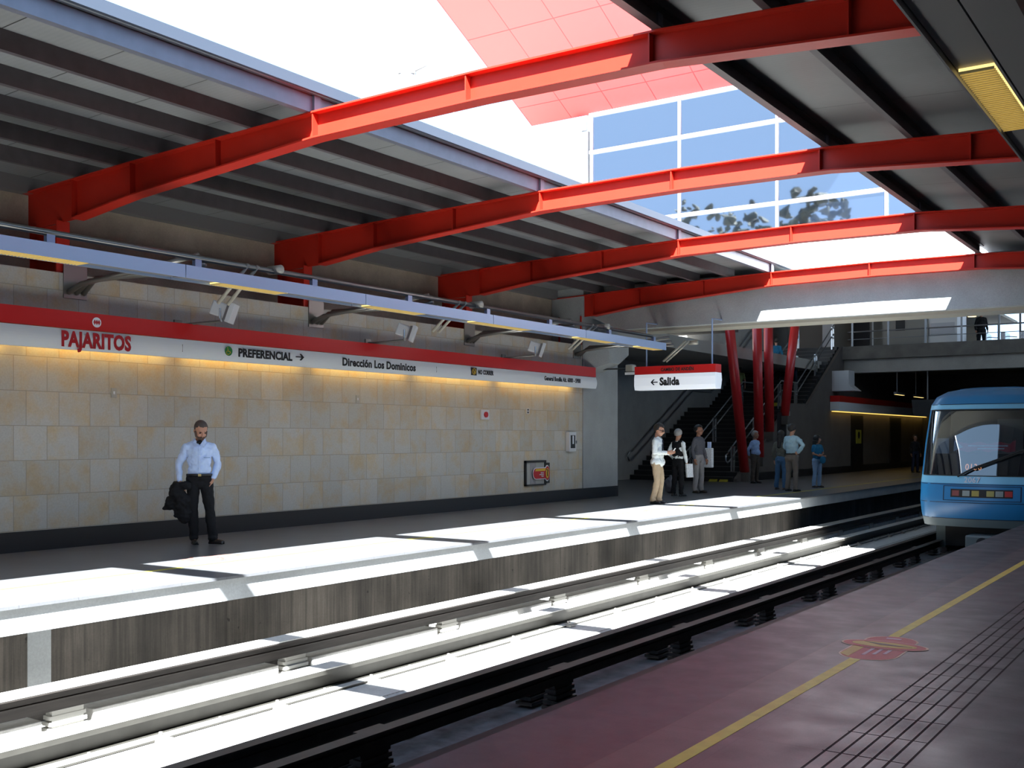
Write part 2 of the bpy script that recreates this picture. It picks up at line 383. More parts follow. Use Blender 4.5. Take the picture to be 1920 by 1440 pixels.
# track bed, one cross section with the drain in the middle
prof = [(-9.8, -1.27), (-7.62, -1.27), (-7.28, -1.46), (-6.62, -1.46), (-6.5, -1.34), (-6.5, -1.75), (-9.8, -1.75)]
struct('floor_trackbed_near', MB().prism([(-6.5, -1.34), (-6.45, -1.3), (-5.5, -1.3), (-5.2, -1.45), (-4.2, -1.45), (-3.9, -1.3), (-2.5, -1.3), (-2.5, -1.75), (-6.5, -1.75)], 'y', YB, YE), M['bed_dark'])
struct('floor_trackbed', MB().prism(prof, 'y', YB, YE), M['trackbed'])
struct('floor_drain', MB().prism([(-7.64, -1.262), (-7.28, -1.45), (-7.30, -1.47), (-7.66, -1.28)], 'y', YB, YE), M['rough_bed'])
# tiled wall and what stands over it
struct('wall_left', MB().box(XW - .25, XW, YB, 22.72, 0, 3.78), M['tiles'])
struct('baseboard_left', MB().box(XW, XW + .03, YB, 24.5, 0, .27), M['skirt'])
struct('wall_left_upper', MB().box(-14.55, -14.3, YB, 24.5, 3.5, 5.25), M['concrete_warm'])
struct('trim_ledge', MB().box(-14.3, XW - .25, YB, 22.72, 3.5, 3.76), M['concrete_mid'])
struct('trim_gap', MB().box(-14.29, -14.12, YB, 24.0, 4.96, 5.24), M['tray_dark'])
struct('wall_added_back', MB().box(-18.6, 2.2, YB - .3, YB, -1.8, 5.4), M['concrete_mid'])  # unseen wall added across the tracks to hold back ambient light
struct('wall_right', MB().box(1.9, 2.2, YB, YE, -.1, 5.6), M['concrete'])
struct('wall_left_rear', MB().box(-14.6, XW - .25, YB, 22.7, -.2, 3.5), M['concrete_mid'])
# pilaster and its lump of a capital
struct('pillar', MB().box(XW - .9, XW + .02, 22.74, 24.5, 0, 5.3), M['concrete_light'], bevel=.01)
cp = empty('pillar_capital', (XW, 23.5, 3.2), 'chamfered concrete block on top of the pilaster, under the grey lighting beam', 'capital')
def ngon_prism_x(mb, outer, x0, inner, x1):
    n = len(outer); v = [(x0, *p) for p in outer] + [(x1, *p) for p in inner]
    return mb.add(v, [(i, (i + 1) % n, n + (i + 1) % n, n + i) for i in range(n)] + [tuple(range(n - 1, -1, -1)), tuple(range(n, 2 * n))])
o1 = [(22.78, 3.15), (23.7, 3.15), (24.35, 3.5), (24.35, 3.95), (23.9, 4.1), (22.78, 4.1)]
i1 = [(23.1, 3.35), (23.6, 3.35), (24.1, 3.6), (24.1, 3.9), (23.8, 4.0), (23.1, 4.0)]
ngon_prism_x(MB(), o1, XW + .02, i1, XW + .55).build('block', M['concrete_light'], cp); shift_into(cp)
# big concrete cross beam and the low parapet over it
bf = [(-14.3, 4.62), (-13.5, 4.55), (-12.55, 4.14), (2.0, 4.10), (2.0, 5.22), (-14.3, 5.22)]
cb = MB().prism(bf, 'y', 23.08, 24.1).build('wall_cross_beam', M['concrete_light'], bevel=.015); cb['kind'] = 'structure'
struct('trim_beam_lip', MB().prism([(-12.5, 4.08), (2.0, 4.04), (2.0, 4.10), (-12.5, 4.14)], 'y', 23.28, 24.0), M['pale_steel'])
struct('wall_parapet', MB().box(-18.5, 9, 24.05, 24.5, 5.1, 6.02), M['white_paint'])
# roofs
def ztop(x):
    P = [(-14.6, 4.96), (-11.84, 5.07), (-8.58, 5.16), (-6.3, 5.18), (-4.3, 5.16), (-2.6, 5.07), (2.2, 4.96)]
    for (a, za), (b, zb) in zip(P, P[1:]):
        if a <= x <= b: return za + (zb - za) * (x - a) / (b - a)
    return P[0][1] if x < P[0][0] else P[-1][1]
def zbot(x):
    P = [(-14.6, 4.44), (-13.1, 4.48), (-11.84, 4.63), (-10.2, 4.745), (-8.58, 4.86), (-6.3, 4.885), (-4.3, 4.86), (-2.6, 4.73), (.8, 4.48), (2.2, 4.44)]
    for (a, za), (b, zb) in zip(P, P[1:]):
        if a <= x <= b: return za + (zb - za) * (x - a) / (b - a)
    return 4.5
def roof(name, xs, m, y1):
    lo = [(x, ztop(x) + .20) for x in xs]; hi = [(x, ztop(x) + .27) for x in reversed(xs)]
    return struct(name, MB().prism(lo + hi, 'y', YB, y1), m)
struct('trim_flashing', MB().box(-8.60, -8.50, YB, 24.04, 5.355, 5.475), M['gutter'])
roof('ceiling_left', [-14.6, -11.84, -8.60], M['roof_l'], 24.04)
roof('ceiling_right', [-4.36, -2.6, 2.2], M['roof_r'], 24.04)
for nm, xs in (('trim_roof_left', [-14.6, -11.84, -8.60]), ('trim_roof_right', [-4.28, -2.6, 2.2])):
    lo = [(x, ztop(x) + .275) for x in xs]; hi = [(x, ztop(x) + .31) for x in reversed(xs)]
    struct(nm, MB().prism(lo + hi, 'y', YB, 24.04), M['roof_top'])
# ground outside the cutting
struct('ground', MB().box(-90, -14.62, -90, 120, 4.3, 4.7), M['ground'])
struct('ground', MB().box(2.25, 60, -90, 120, 4.3, 4.7), M['ground'])
struct('ground', MB().box(-14.6, 2.2, -90, YB - .35, 4.3, 4.7), M['ground'])

# ------------------------------------------------------------------ red roof beams
NAMES = {4: 'nearest', 5: 'second', 6: 'third', 7: 'farthest'}
LB = {0: 'red steel roof beam far behind, over the rear of the platforms', 1: 'red steel roof beam over the rear half of the platforms',
      2: 'red steel roof beam just behind the waiting area', 3: 'red steel roof beam overhead beyond the upper edge of the view',
      4: 'largest and nearest red steel roof beam crossing the opening', 5: 'second red steel roof beam, crossing in front of the glass facade',
      6: 'third red steel roof beam, between the second beam and the one against the concrete', 7: 'farthest red steel roof beam, close against the concrete cross beam'}
def make_beam():
    root = empty('roof_beam', (0, 0, 0))
    xs = [-14.25, -13.1, -11.84, -10.2, -8.58, -6.3, -4.3, -2.6, .8, 1.88]
    MB().prism([(x, zbot(x) + .01) for x in xs] + [(x, ztop(x) - .01) for x in reversed(xs)], 'y', -.008, .008).build('web', M['red'], root)
    MB().prism([(x, ztop(x) - .018) for x in xs] + [(x, ztop(x)) for x in reversed(xs)], 'y', -.1, .1).build('top_flange', M['red'], root)
    xb = [x for x in xs if x > -13.5]
    MB().prism([(x, zbot(x)) for x in xb] + [(x, zbot(x) + .018) for x in reversed(xb)], 'y', -.1, .1).build('bottom_flange', M['red'], root)
    for x in (-13.1, -11.84, -10.2, -8.58, -6.45, -4.4, -2.62, -.9):
        MB().box(x - .007, x + .007, -.09, .09, zbot(x) + .015, ztop(x) - .015).build('stiffener', M['red'], root)
    c = MB().box(-14.05, -13.45, -.008, .008, 3.76, zbot(-13.7)).build('column', M['red'], root)
    MB().box(-13.45, -13.425, -.1, .1, 3.76, 4.5).build('column_flange', M['red'], root)
    MB().box(-14.07, -14.05, -.1, .1, 3.76, 4.5).build('column_flange', M['red'], root)
    return root
b0 = make_beam()
for i, y in enumerate(BEAMS):
    o = b0 if i == 0 else copy_tree(b0)
    o.location = (0, y, 0); tag(o, LB[i], 'roof beam', 'red roof beams')

# purlins, one continuous steel channel each
def purlin(x, where, flip=1):
    z0, z1 = ztop(x) + .002, ztop(x) + .198; w = .07 * flip
    prof = [(x, z0), (x + w, z0), (x + w, z0 + .012), (x + .012 * flip, z0 + .012), (x + .012 * flip, z1 - .012), (x + w, z1 - .012), (x + w, z1), (x, z1)]
    o = MB().prism(prof, 'y', YB + .05, 23.0).build('purlin', M['purlin']); tag(o, where, 'purlin', 'purlins under the roof sheets'); return o
Lw = ['next to the opening', 'second from the opening', 'third from the opening', 'fourth from the opening', 'next to the wall']
for i, x in enumerate([-9.55, -10.4, -11.25, -12.1, -12.95]): purlin(x, 'long dark steel purlin under the left roof, ' + Lw[i], -1)
for i, x in enumerate([-3.33, -2.3, -1.3, -.3, .8]): purlin(x, 'long dark steel purlin under the right roof, ' + Lw[i])
for x, s, w in ((-8.62, -1, 'left'), (-4.36, 1, 'right')):
    e = empty('edge_channel', (x, 0, ztop(x)), 'long bluish steel edge channel and gutter along the %s side of the roof opening' % w if s < 0 else 'long dark steel edge channel along the right side of the roof opening', 'edge beam')
    z0, z1 = ztop(x) + .002, ztop(x) + .19
    MB().prism([(x, z0), (x + .09 * s, z0), (x + .09 * s, z0 + .015), (x + .015 * s, z0 + .015), (x + .015 * s, z1 - .015), (x + .09 * s, z1 - .015), (x + .09 * s, z1), (x, z1)], 'y', YB + .05, 23.0).build('channel', M['edge_steel'] if s < 0 else M['purlin'], e)
    MB().tube([(x - .045 * s, YB + .05, z1 + .035), (x - .045 * s, 23.02, z1 + .035)], .04, 12).build('gutter', M['gutter'] if s < 0 else M['purlin'], e, smooth=True)
    for y in BEAMS:
        MB().box(x - .035, x + .035, y - .05, y + .05, z0, z1).build('post', M['edge_steel'], e)
    shift_into(e)
for i in range(7):                           # thin rods bracing the left purlins
    pass

# ------------------------------------------------------------------ facade hall over the cross beam, red canopy
YF = 24.2
fc = empty('glass_facade', (-14, YF, 6.0), 'blue glass facade with white frames above the concrete cross beam', 'facade')
xs = [-14.0, -11.5, -9.0, -6.5, -4.0, -1.5, 1.0, 3.5, 6.0]; zs = [6.05, 7.0, 7.96, 8.93, 9.9]
for i in range(len(xs) - 1):
    for j in range(4):
        MB().box(xs[i] + .02, xs[i + 1] - .02, YF + .03, YF + .045, zs[j] + .02, zs[j + 1] - .02).build('pane', M['facade_glass'], fc)
for x in xs: MB().box(x - .03, x + .03, YF - .02, YF + .07, 6.0, 9.95).build('mullion', M['alu'], fc)
for z in zs: MB().box(-14.05, 6.05, YF - .04, YF + .07, z - .04, z + .04).build('transom', M['alu'], fc)
shift_into(fc)
struct('pillar', MB().box(-14.95, -14.1, YF, YF + .7, 5.2, 9.5), M['concrete_light'])
dv = empty('security_camera', (-14.35, YF - .05, 9.6), 'small white security camera at the upper left corner of the glass facade', 'camera')
MB().box(-14.45, -14.2, YF - .15, YF + .15, 9.55, 9.8).build('housing', M['white_paint'], dv, bevel=.02)
MB().tube([(-14.33, YF, 9.15), (-14.33, YF, 9.56)], .04).build('bracket', M['white_paint'], dv); shift_into(dv)
a = math.radians(25.9); L = 6.2
w = [(YF, 9.92), (YF - L * math.cos(a), 9.92 + L * math.sin(a)), (YF - L * math.cos(a), 10.2 + L * math.sin(a)), (YF, 10.22)]
cn = MB().prism(w, 'x', -15.85, -5.8).build('canopy', M['panel_red']); tag(cn, 'huge tilted red panelled canopy above the glass facade', 'canopy')
# hall volume behind the facade, open to the tracks below
struct('ceiling_hall', MB().box(-14.2, 9.2, 24.15, 75, 9.95, 10.2).box(-20, -14.2, 36, 75, 9.75, 9.9), M['hall_wall'])
struct('floor_hall', MB().box(2.2, 9.2, 24.3, 75, 4.9, 5.2), M['concrete_mid'])
struct('wall_hall_left', MB().box(-20.2, -19.9, 36, 75, -.2, 10), M['concrete_stair'])

# ------------------------------------------------------------------ stairs to the concourse
XS0, XS1, YS0, YL0, YL1, YS1, ZL, ZM = -18.3, -14.2, 34.4, 39.6, 41.4, 46.0, 2.7, 5.4
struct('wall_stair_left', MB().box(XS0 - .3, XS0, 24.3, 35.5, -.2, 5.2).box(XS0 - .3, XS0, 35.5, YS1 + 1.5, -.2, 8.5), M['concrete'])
struct('wall_added_end', MB().box(XS1, 2.2, YE, YE + .3, -1.8, 4.9), M['hall_dark'])  # dark wall added to shut out light from the open end
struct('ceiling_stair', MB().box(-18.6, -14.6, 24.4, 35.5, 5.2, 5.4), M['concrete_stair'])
struct('wall_stair_return', MB().box(-18.6, XW - .9, 24.3, 24.5, 0, 5.2), M['concrete_stair'])
sr = empty('staircase', (XS0, YS0, 0), 'wide dark staircase rising from the far platform to the concourse', 'staircase')
n = 16
for flight, (ya, yb, za, zb) in enumerate(((YS0, YL0, 0, ZL), (YL1, YS1, ZL, ZM))):
    dy, dz = (yb - ya) / n, (zb - za) / n
    for k in range(n):
        MB().box(XS0 + .01, XS1 - .15, ya + k * dy, yb, za + k * dz, za + (k + 1) * dz).build('step', M['step'], sr)
        MB().box(XS0 + .01, XS1 - .15, ya + k * dy - .012, ya + k * dy + .03, za + (k + 1) * dz - .02, za + (k + 1) * dz + .004).build('nosing', M['nosing'], sr)
MB().box(XS0 + .01, XS1 - .15, YL0, YL1, ZL - .25, ZL).build('landing', M['step'], sr)
for ya, za in ((YS0 - .1, .0), (YL0 + .3, ZL)):
    for xa in (XS1 - 1.0, XS1 - .62): MB().prism([(ya, za), (ya + .4, za), (ya + .2, za + .16)], 'x', xa, xa + .3).build('yellow_guard', M['yellow'], sr)
MB().box(XS0 + .01, XS1 - .15, YL1, YS1 + .1, ZL - .3, ZL).build('stringer', M['step'], sr)
shift_into(sr)
# side wall of the stairs: solid under the stairs and flush with the wall beyond
prof = [(YS0 + .3, 0), (YE, 0), (YE, 5.0), (46.3, 5.0), (46.0, 5.42), (YL1 + .2, ZL + .12), (YL0 + .1, ZL + .12), (YS0, .1), (YS0, 0)]
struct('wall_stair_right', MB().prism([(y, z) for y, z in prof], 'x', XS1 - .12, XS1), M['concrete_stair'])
struct('baseboard_far', MB().box(XS1, XS1 + .03, YS0 + .6, YE, 0, .28), M['skirt'])
# recess in that wall
struct('door_1', MB().box(XS1, XS1 + .012, 38.2, 39.1, .25, 2.45), M['skirt'])
struct('trim_door', MB().box(XS1, XS1 + .05, 39.1, 39.45, .25, 2.5), M['concrete'])
rl = empty('handrail', (XS0, YS0, 1), 'double dark handrail on the left wall of the staircase', 'handrail', 'staircase handrails')
def slope(y): return 0 if y < YS0 else ZL * (y - YS0) / (YL0 - YS0) if y < YL0 else ZL if y < YL1 else ZL + (ZM - ZL) * (y - YL1) / (YS1 - YL1) if y < YS1 else ZM
for h, nme in ((1.0, 'upper_rail'), (.68, 'lower_rail')):
    ys = [YS0 - .2, YS0, YL0, YL1, YS1, YS1 + .6]
    MB().tube([(XS0 + .09, y, slope(y) + h) for y in ys], .027, 10).build(nme, M['tray_dark'], rl, smooth=True)
MB().tube([(XS0 + .09, YS0 - .2, .68), (XS0 + .09, YS0 - .35, .84), (XS0 + .09, YS0 - .2, 1.0)], .03).build('rail_end', M['steel'], rl); shift_into(rl)
def stair_rail(x, label):
    r = empty('handrail', (x, YS0, 0), label, 'handrail', 'staircase handrails')
    for h, nme in ((.98, 'upper_rail'), (.62, 'lower_rail')):
        ys = [YS0 + .1, YL0, YL1, YS1]
        MB().tube([(x, y, slope(y) + h) for y in ys], .026, 10).build(nme, M['silver_post'], r, smooth=True)
    MB().tube([(x, YS0 + .1, .62), (x, YS0 - .12, .7), (x, YS0 - .12, .9), (x, YS0 + .1, .98)], .028).build('rail_end', M['steel'], r, smooth=True)
    for y in (YS0 + .5, 36.9, YL0 - .2, YL1 - .2, 43.6, YS1 - .2):
        z = slope(y); m = MB()
        m.box(x - .03, x + .03, y - .14, y - .09, z, z + .95).box(x - .03, x + .03, y + .09, y + .14, z, z + .95).box(x - .025, x + .025, y - .1, y + .1, z + .48, z + .53).box(x - .025, x + .025, y - .1, y + .1, z + .9, z + .95)
        m.build('post', M['steel'], r)
    shift_into(r); return r
stair_rail(-16.1, 'steel handrail with H-shaped posts up the middle of the staircase')
stair_rail(XS1 - .35, 'steel handrail with H-shaped posts beside the right wall of the staircase')
# red tubular struts
for (p, q), lab in zip((((XS1 + .06, 34.95, .3), (XS1 + .06, 33.25, 6.6)), ((XS1 + .1, 36.2, .8), (XS1 + .1, 35.9, 6.6)), ((XS1 + .06, 37.3, 1.7), (XS1 + .06, 37.1, 6.8)), ((XS1 + .06, 38.8, 2.3), (XS1 + .06, 40.35, 7.0))),
        ('leftmost slanting red tube column, leaning left at the foot of the stairs', 'upright red tube column behind the man in a blue shirt', 'upright red tube column right of another upright one', 'rightmost red tube column, leaning right above the stair landing')):
    c = empty('tube_column', p, lab, 'column', 'red tube columns by the stairs')
    MB().tube([p, q], .165, 24).build('shaft', M['red_tube'], c, smooth=True)
    MB().box(p[0] - .2, p[0] + .2, p[1] - .2, p[1] + .2, p[2] - .3, p[2] + .02).build('base', M['concrete_stair'], c); shift_into(c)

# ------------------------------------------------------------------ concourse (upper floor)
struct('floor_concourse', MB().box(XS1, 9.0, YS1, 75, 4.85, ZM), M['concrete_mid'])
struct('wall_concourse_beam', MB().box(XS1, 9.0, YS1 + .25, YS1 + .9, 4.28, 4.85), M['concrete'])
struct('floor_stair_head', MB().box(-19.9, XS1, YS1 + .02, 75, 5.1, ZM), M['concrete_mid'])
struct('wall_back_hall', MB().box(-20, -13.2, 70, 70.3, ZM, 10).box(-13.2, 9, 70, 70.3, 9.3, 10).box(-13.2, 9, 70, 70.3, ZM, 5.7), M['hall_wall'])
for k, x in enumerate((-12.2, -11.0, -9.8, -8.6, -7.4)): struct('window_%d' % (k + 1), MB().box(x - .05, x + .05, 70.1, 70.2, 5.7, 9.3).box(x - .6, x + .6, 70.1, 70.2, 7.25, 7.33), M['tray_dark'])
struct('ceiling_soffit', MB().box(-14, -11.1, 52, 69.9, 8.3, 8.45), M['hall_wall'])
struct('wall_concourse_dark', MB().box(-19.5, -15.2, 54, 54.3, ZM, 9.9), M['hall_wall'])
struct('pillar', MB().box(-16.7, -16.25, 51, 51.4, ZM, 9.9), M['white_paint'])
struct('door_2', MB().box(-16.2, -15.3, 53.9, 53.99, ZM, 8.2), M['hall_dark'])
rlg = empty('railing', (XS1, YS1 + .1, ZM), 'steel railing with thin posts along the edge of the concourse floor', 'railing')
for x in [-13.8, -12.3, -10.8, -9.4, -8.0, -6.6, -5.2, -3.8]:
    MB().box(x - .035, x + .035, YS1 + .08, YS1 + .14, ZM, ZM + 1.12).build('post', M['silver_post'], rlg)
for z in (.3, .62, 1.1):
    MB().tube([(-14.0, YS1 + .11, ZM + z), (2.0, YS1 + .11, ZM + z)], .03 if z > .5 else .014).build('rail', M['tray_dark'] if z > .5 else M['silver_post'], rlg)
shift_into(rlg)
def simple(name, mb, m, label, cat, group=None, **k): return tag(mb.build(name, m, **k), label, cat, group)
kb = empty('ticket_booth', (-12.5, 50, ZM), 'white ticket booth behind the concourse railing', 'booth')
MB().box(-13.6, -11.6, 50, 52, ZM, ZM + 2.3).build('body', M['hall_wall'], kb)
MB().box(-13.0, -12.6, 49.96, 49.99, ZM + .95, ZM + 1.75).build('notice_board', M['black'], kb)
MB().box(-11.6, -10.4, 50.1, 52, ZM, ZM + 2.3).build('bright_panel', M['white_paint'], kb)
MB().box(-11.5, -10.5, 50.0, 50.09, ZM + .7, ZM + 1.2).build('counter_glass', M['frost'], kb); shift_into(kb)
for i, x in enumerate((-9.9, -9.1, -8.3, -7.6)):
    t = empty('turnstile', (x, 54, ZM), 'steel turnstile behind the concourse railing, number %s from the ticket booth' % ('first', 'second', 'third', 'fourth')[i], 'turnstile', 'turnstiles on the concourse')
    MB().box(x - .1, x + .1, 53.4, 54.6, ZM, ZM + .95).build('cabinet', M['steel'], t, bevel=.02)
    MB().tube([(x + .1, 54, ZM + .8), (x + .5, 54, ZM + .75)], .02).build('arm', M['steel'], t); shift_into(t)
for i, (x, y) in enumerate(((-11.9, 54), (-12.2, 58), (-12.35, 61), (-12.5, 64), (-12.6, 67))):
    simple('ceiling_light', MB().tube([(x, y, 8.26), (x, y, 8.3)], .22, 16), emit_mat('downlight', (1, .75, .4), 3), 'round downlight in the concourse soffit, %s in the row' % ('nearest', 'second', 'middle', 'fourth', 'last')[i], 'ceiling light', 'concourse downlights')
for x in (-7.6, -6.0):
    simple('pillar', MB().tube([(x, 56, ZM), (x, 56, 8.3)], .22, 20), M['silver_post'], 'round steel pillar on the concourse, %s one' % ('left' if x < -7 else 'right'), 'pillar', smooth=True)

# ------------------------------------------------------------------ under the concourse: far wall furniture
fs = empty('hanging_sign', (XS1, 45, 2.6), 'long red and white sign band on the far wall under the concourse', 'sign')
MB().box(XS1 + .02, XS1 + .4, 44.3, YE, 3.0, 3.25).build('red_band', M['sign_red'], fs)
MB().box(XS1 + .02, XS1 + .38, 44.3, YE, 2.62, 2.995).build('white_band', M['sign_white'], fs)
MB().box(XS1 + .05, XS1 + .2, 44.4, YE, 2.59, 2.615).build('cove_lamp', M['lamp_far'], fs); shift_into(fs)
for i, (y0, y1) in enumerate(((47.2, 49.0), (53.5, 55.5))):
    simple('doorway', MB().box(XS1, XS1 + .02, y0, y1, .05, 2.5), M['skirt'], 'dark doorway in the far wall, %s the yellow notice' % ('beside' if i == 0 else 'well beyond'), 'doorway')
ps = empty('notice', (XS1 + .03, 48.2, 1.5), 'small yellow notice on the dark doorway under the concourse', 'notice')
MB().box(XS1 + .021, XS1 + .04, 47.9, 48.65, 1.25, 1.85).build('board', M['poster'], ps)
MB().prism(disc(48.27, 1.62, .16), 'x', XS1 + .04, XS1 + .045).build('symbol', M['ink_black'], ps); shift_into(ps)
def luminaire(x, y0, y1, z, lab):
    e = empty('hanging_lamp', (x, y0, z), lab, 'lamp', 'lamps hanging under the concourse')
    MB().box(x - .06, x + .06, y0, y1, z, z + .1).build('housing', M['tray_dark'], e); MB().box(x - .045, x + .045, y0 + .05, y1 - .05, z - .012, z - .001).build('tube_light', M['lamp_warm'], e)
    MB().tube([(x, y0 + .3, z + .1), (x, y0 + .3, 4.86)], .02).build('hanger', M['silver_post'], e); shift_into(e)
luminaire(-12.2, 46.8, 48.2, 3.35, 'warm fluorescent lamp hanging under the concourse edge, nearer one')
luminaire(-12.2, 50, 51.6, 3.35, 'warm fluorescent lamp hanging under the concourse, farther one')
mo = empty('monitor', (-11, 47.1, 2.6), 'dark information monitor hanging over the far platform', 'monitor')
MB().prism([(-11.55, 3.1), (-10.35, 3.1), (-10.45, 2.5), (-10.6, 2.42), (-11.35, 2.42), (-11.5, 2.5)], 'y', 46.9, 47.3).build('casing', M['black'], mo)
MB().box(-11.4, -10.6, 46.88, 46.898, 2.55, 3.0).build('screen', M['train_dark'], mo)
MB().tube([(-10.95, 47.1, 3.1), (-10.95, 47.1, 4.86)], .03).build('pole', M['silver_post'], mo); shift_into(mo)
bx = empty('projector_box', (-13.6, 45, 3.3), 'pale equipment box on the wall corner above the far sign band', 'box')
MB().prism([(XS1 - .01, 4.3), (-13.5, 4.3), (-13.5, 3.7), (-13.2, 3.45), (XS1 - .01, 3.45)], 'y', 44.6, 45.4).build('casing', M['grey_box'], bx); shift_into(bx)

# ------------------------------------------------------------------ tracks
def guide_bar(x, zt, zb, face, mt, lab, ys, dark=False):
    """steel angle guide bar carried on ribbed insulator brackets; face = +1 or -1 side the angle opens to"""
    g = empty('guide_bar', (x, 0, zb), lab, 'guide bar', 'guide bars')
    f = face; t = .014
    prof = [(x + .085 * f, zt), (x - .05 * f, zt), (x - .05 * f, zt - t), (x - t * f, zt - t), (x - t * f, (zt + zb) / 2 + .01), (x - .03 * f, (zt + zb) / 2 + .006), (x - .03 * f, (zt + zb) / 2 - .006), (x - t * f, (zt + zb) / 2 - .01), (x - t * f, zb), (x, zb), (x, (zt + zb) / 2 - .012), (x + .018 * f, (zt + zb) / 2 - .006), (x + .018 * f, (zt + zb) / 2 + .006), (x, (zt + zb) / 2 + .012), (x, zt - t), (x + .085 * f, zt - t)]
    MB().prism(prof, 'y', YB + .1, YE - 3).build('bar', mt, g)
    if not dark: MB().box(x - .20, x + .088, YB + .1, YE - 3, zt + .001, zt + .014).build('lit_top_strip', M['trackbed'], g)  # pale strip puts the sunlit white of the top flange into colour
    for y in ys:
        m = MB(); xc = x - .10 * f
        for k in range(5): m.box(xc - .10 + .012 * k, xc + .10 - .012 * k, y - .2 + k * .004, y + .2 - k * .004, -1.27 + k * .055, -1.235 + k * .055)
        m.box(xc - .05, xc + .05, y - .16, y + .16, -1.27, zt - .02 if f > 0 else zb - .03)
        m.build('bracket', M['insul'] if not dark else M['guide_dark'], g)
    shift_into(g)
gy = [2.98 + 2.87 * k for k in range(-3, 17)]; gn = [.72 + 2.92 * k for k in range(-3, 17)]
guide_bar(-8.88, -.755, -.955, 1, M['guide'], 'sunlit steel guide bar along the foot of the far platform', gy)
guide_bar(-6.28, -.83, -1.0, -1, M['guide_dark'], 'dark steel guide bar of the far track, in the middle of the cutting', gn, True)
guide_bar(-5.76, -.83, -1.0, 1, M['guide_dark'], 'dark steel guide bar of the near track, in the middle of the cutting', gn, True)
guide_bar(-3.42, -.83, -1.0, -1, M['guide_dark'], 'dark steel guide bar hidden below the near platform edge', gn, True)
def running_beam(x, lab, mt, flip=1):
    r = empty('running_beam', (x, 0, -1.27), lab, 'rail', 'running beams')
    h = .125; z0, z1 = -1.262, -1.03
    prof = [(x - h, z1), (x + h, z1), (x + h, z1 - .05), (x + .02, z1 - .065), (x + .02, z0 + .03), (x + h + .09, z0 + .018), (x + h + .09, z0), (x - h - .03, z0), (x - h - .03, z0 + .018), (x - .02, z0 + .03), (x - .02, z1 - .065), (x - h, z1 - .05)]
    MB().prism(prof, 'y', YB + .1, YE - 3).build('beam', mt, r)
    if mt is M['rail']:
        MB().box(x - h, x + h + .002, YB + .1, YE - 3, z1, z1 + .012).build('running_surface', M['trackbed'], r)
        MB().box(x + h - .02, x + h + .09, YB + .1, YE - 3, z0 + .019, z0 + .026).build('lit_foot', M['insul'], r)  # foot flange coloured pale to carry its sunlit tone
    for k in range(46):
        y = 2.0 + k * .72
        if k % 2 == 0:
            m = MB().box(x + h + .02, x + h + .17, y - .07, y + .07, -1.268, -1.238).box(x + h + .05, x + h + .11, y - .04, y + .04, -1.238, -1.215)
            m.tube([(x + h + .08, y, -1.215), (x + h + .08, y, -1.185)], .016, 8); m.build('rail_clip', M['bolt'], r)
        else:
            MB().tube([(x + h + .05, y, -1.25), (x + h + .05, y, -1.205)], .014, 8).build('bolt', M['bolt'], r)
    shift_into(r)
running_beam(-8.42, 'sunlit steel running beam with clips, next to the far guide bar', M['rail'])
running_beam(-6.72, 'shaded steel running beam of the far track, nearer the middle of the cutting', M['rail'])
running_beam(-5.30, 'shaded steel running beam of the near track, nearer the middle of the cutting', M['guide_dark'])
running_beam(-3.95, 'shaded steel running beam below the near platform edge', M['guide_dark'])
for i, y in enumerate(gy[:-1]):
    o = simple('curb_block', MB().box(-9.5, -8.93, y + .26, gy[i + 1] - .26, -1.27, -1.03), M['trackbed'], 'long concrete curb block under the far guide bar, %s along the track' % ['1st', '2nd', '3rd', '4th', '5th', '6th', '7th', '8th', '9th', '10th', '11th', '12th', '13th', '14th', '15th', '16th', '17th', '18th', '19th'][i], 'curb', 'curb blocks under the far guide bar', bevel=.01)
simple('painted_line', MB().box(-2.235, -2.16, YB + .1, YE, 0, .0015), M['yellow'], 'yellow line along the near platform floor', 'painted line')
simple('painted_line', MB().box(-10.28, -10.2, YB + .1, YE, 0, .0015), M['yellow'], 'yellow line along the far platform floor', 'painted line')
simple('stain', MB().box(XE_F - .6, XE_F - .597, 5.95, 6.2, -1.1, -.26), M['concrete_light'], 'pale vertical stripe on the concrete wall below the far platform', 'stain')

# ------------------------------------------------------------------ long station sign on the wall
XSg = -13.15
sg = empty('station_sign', (XSg, 10, 2.7), 'long red and white station sign band reading PAJARITOS on the tiled wall', 'sign')
YSE = 22.95
MB().prism([(XW + .002, 3.235), (XSg, 3.235), (XSg + .005, 3.0), (XW + .002, 3.0)], 'y', YB + .2, YSE).build('red_band', M['sign_red'], sg)
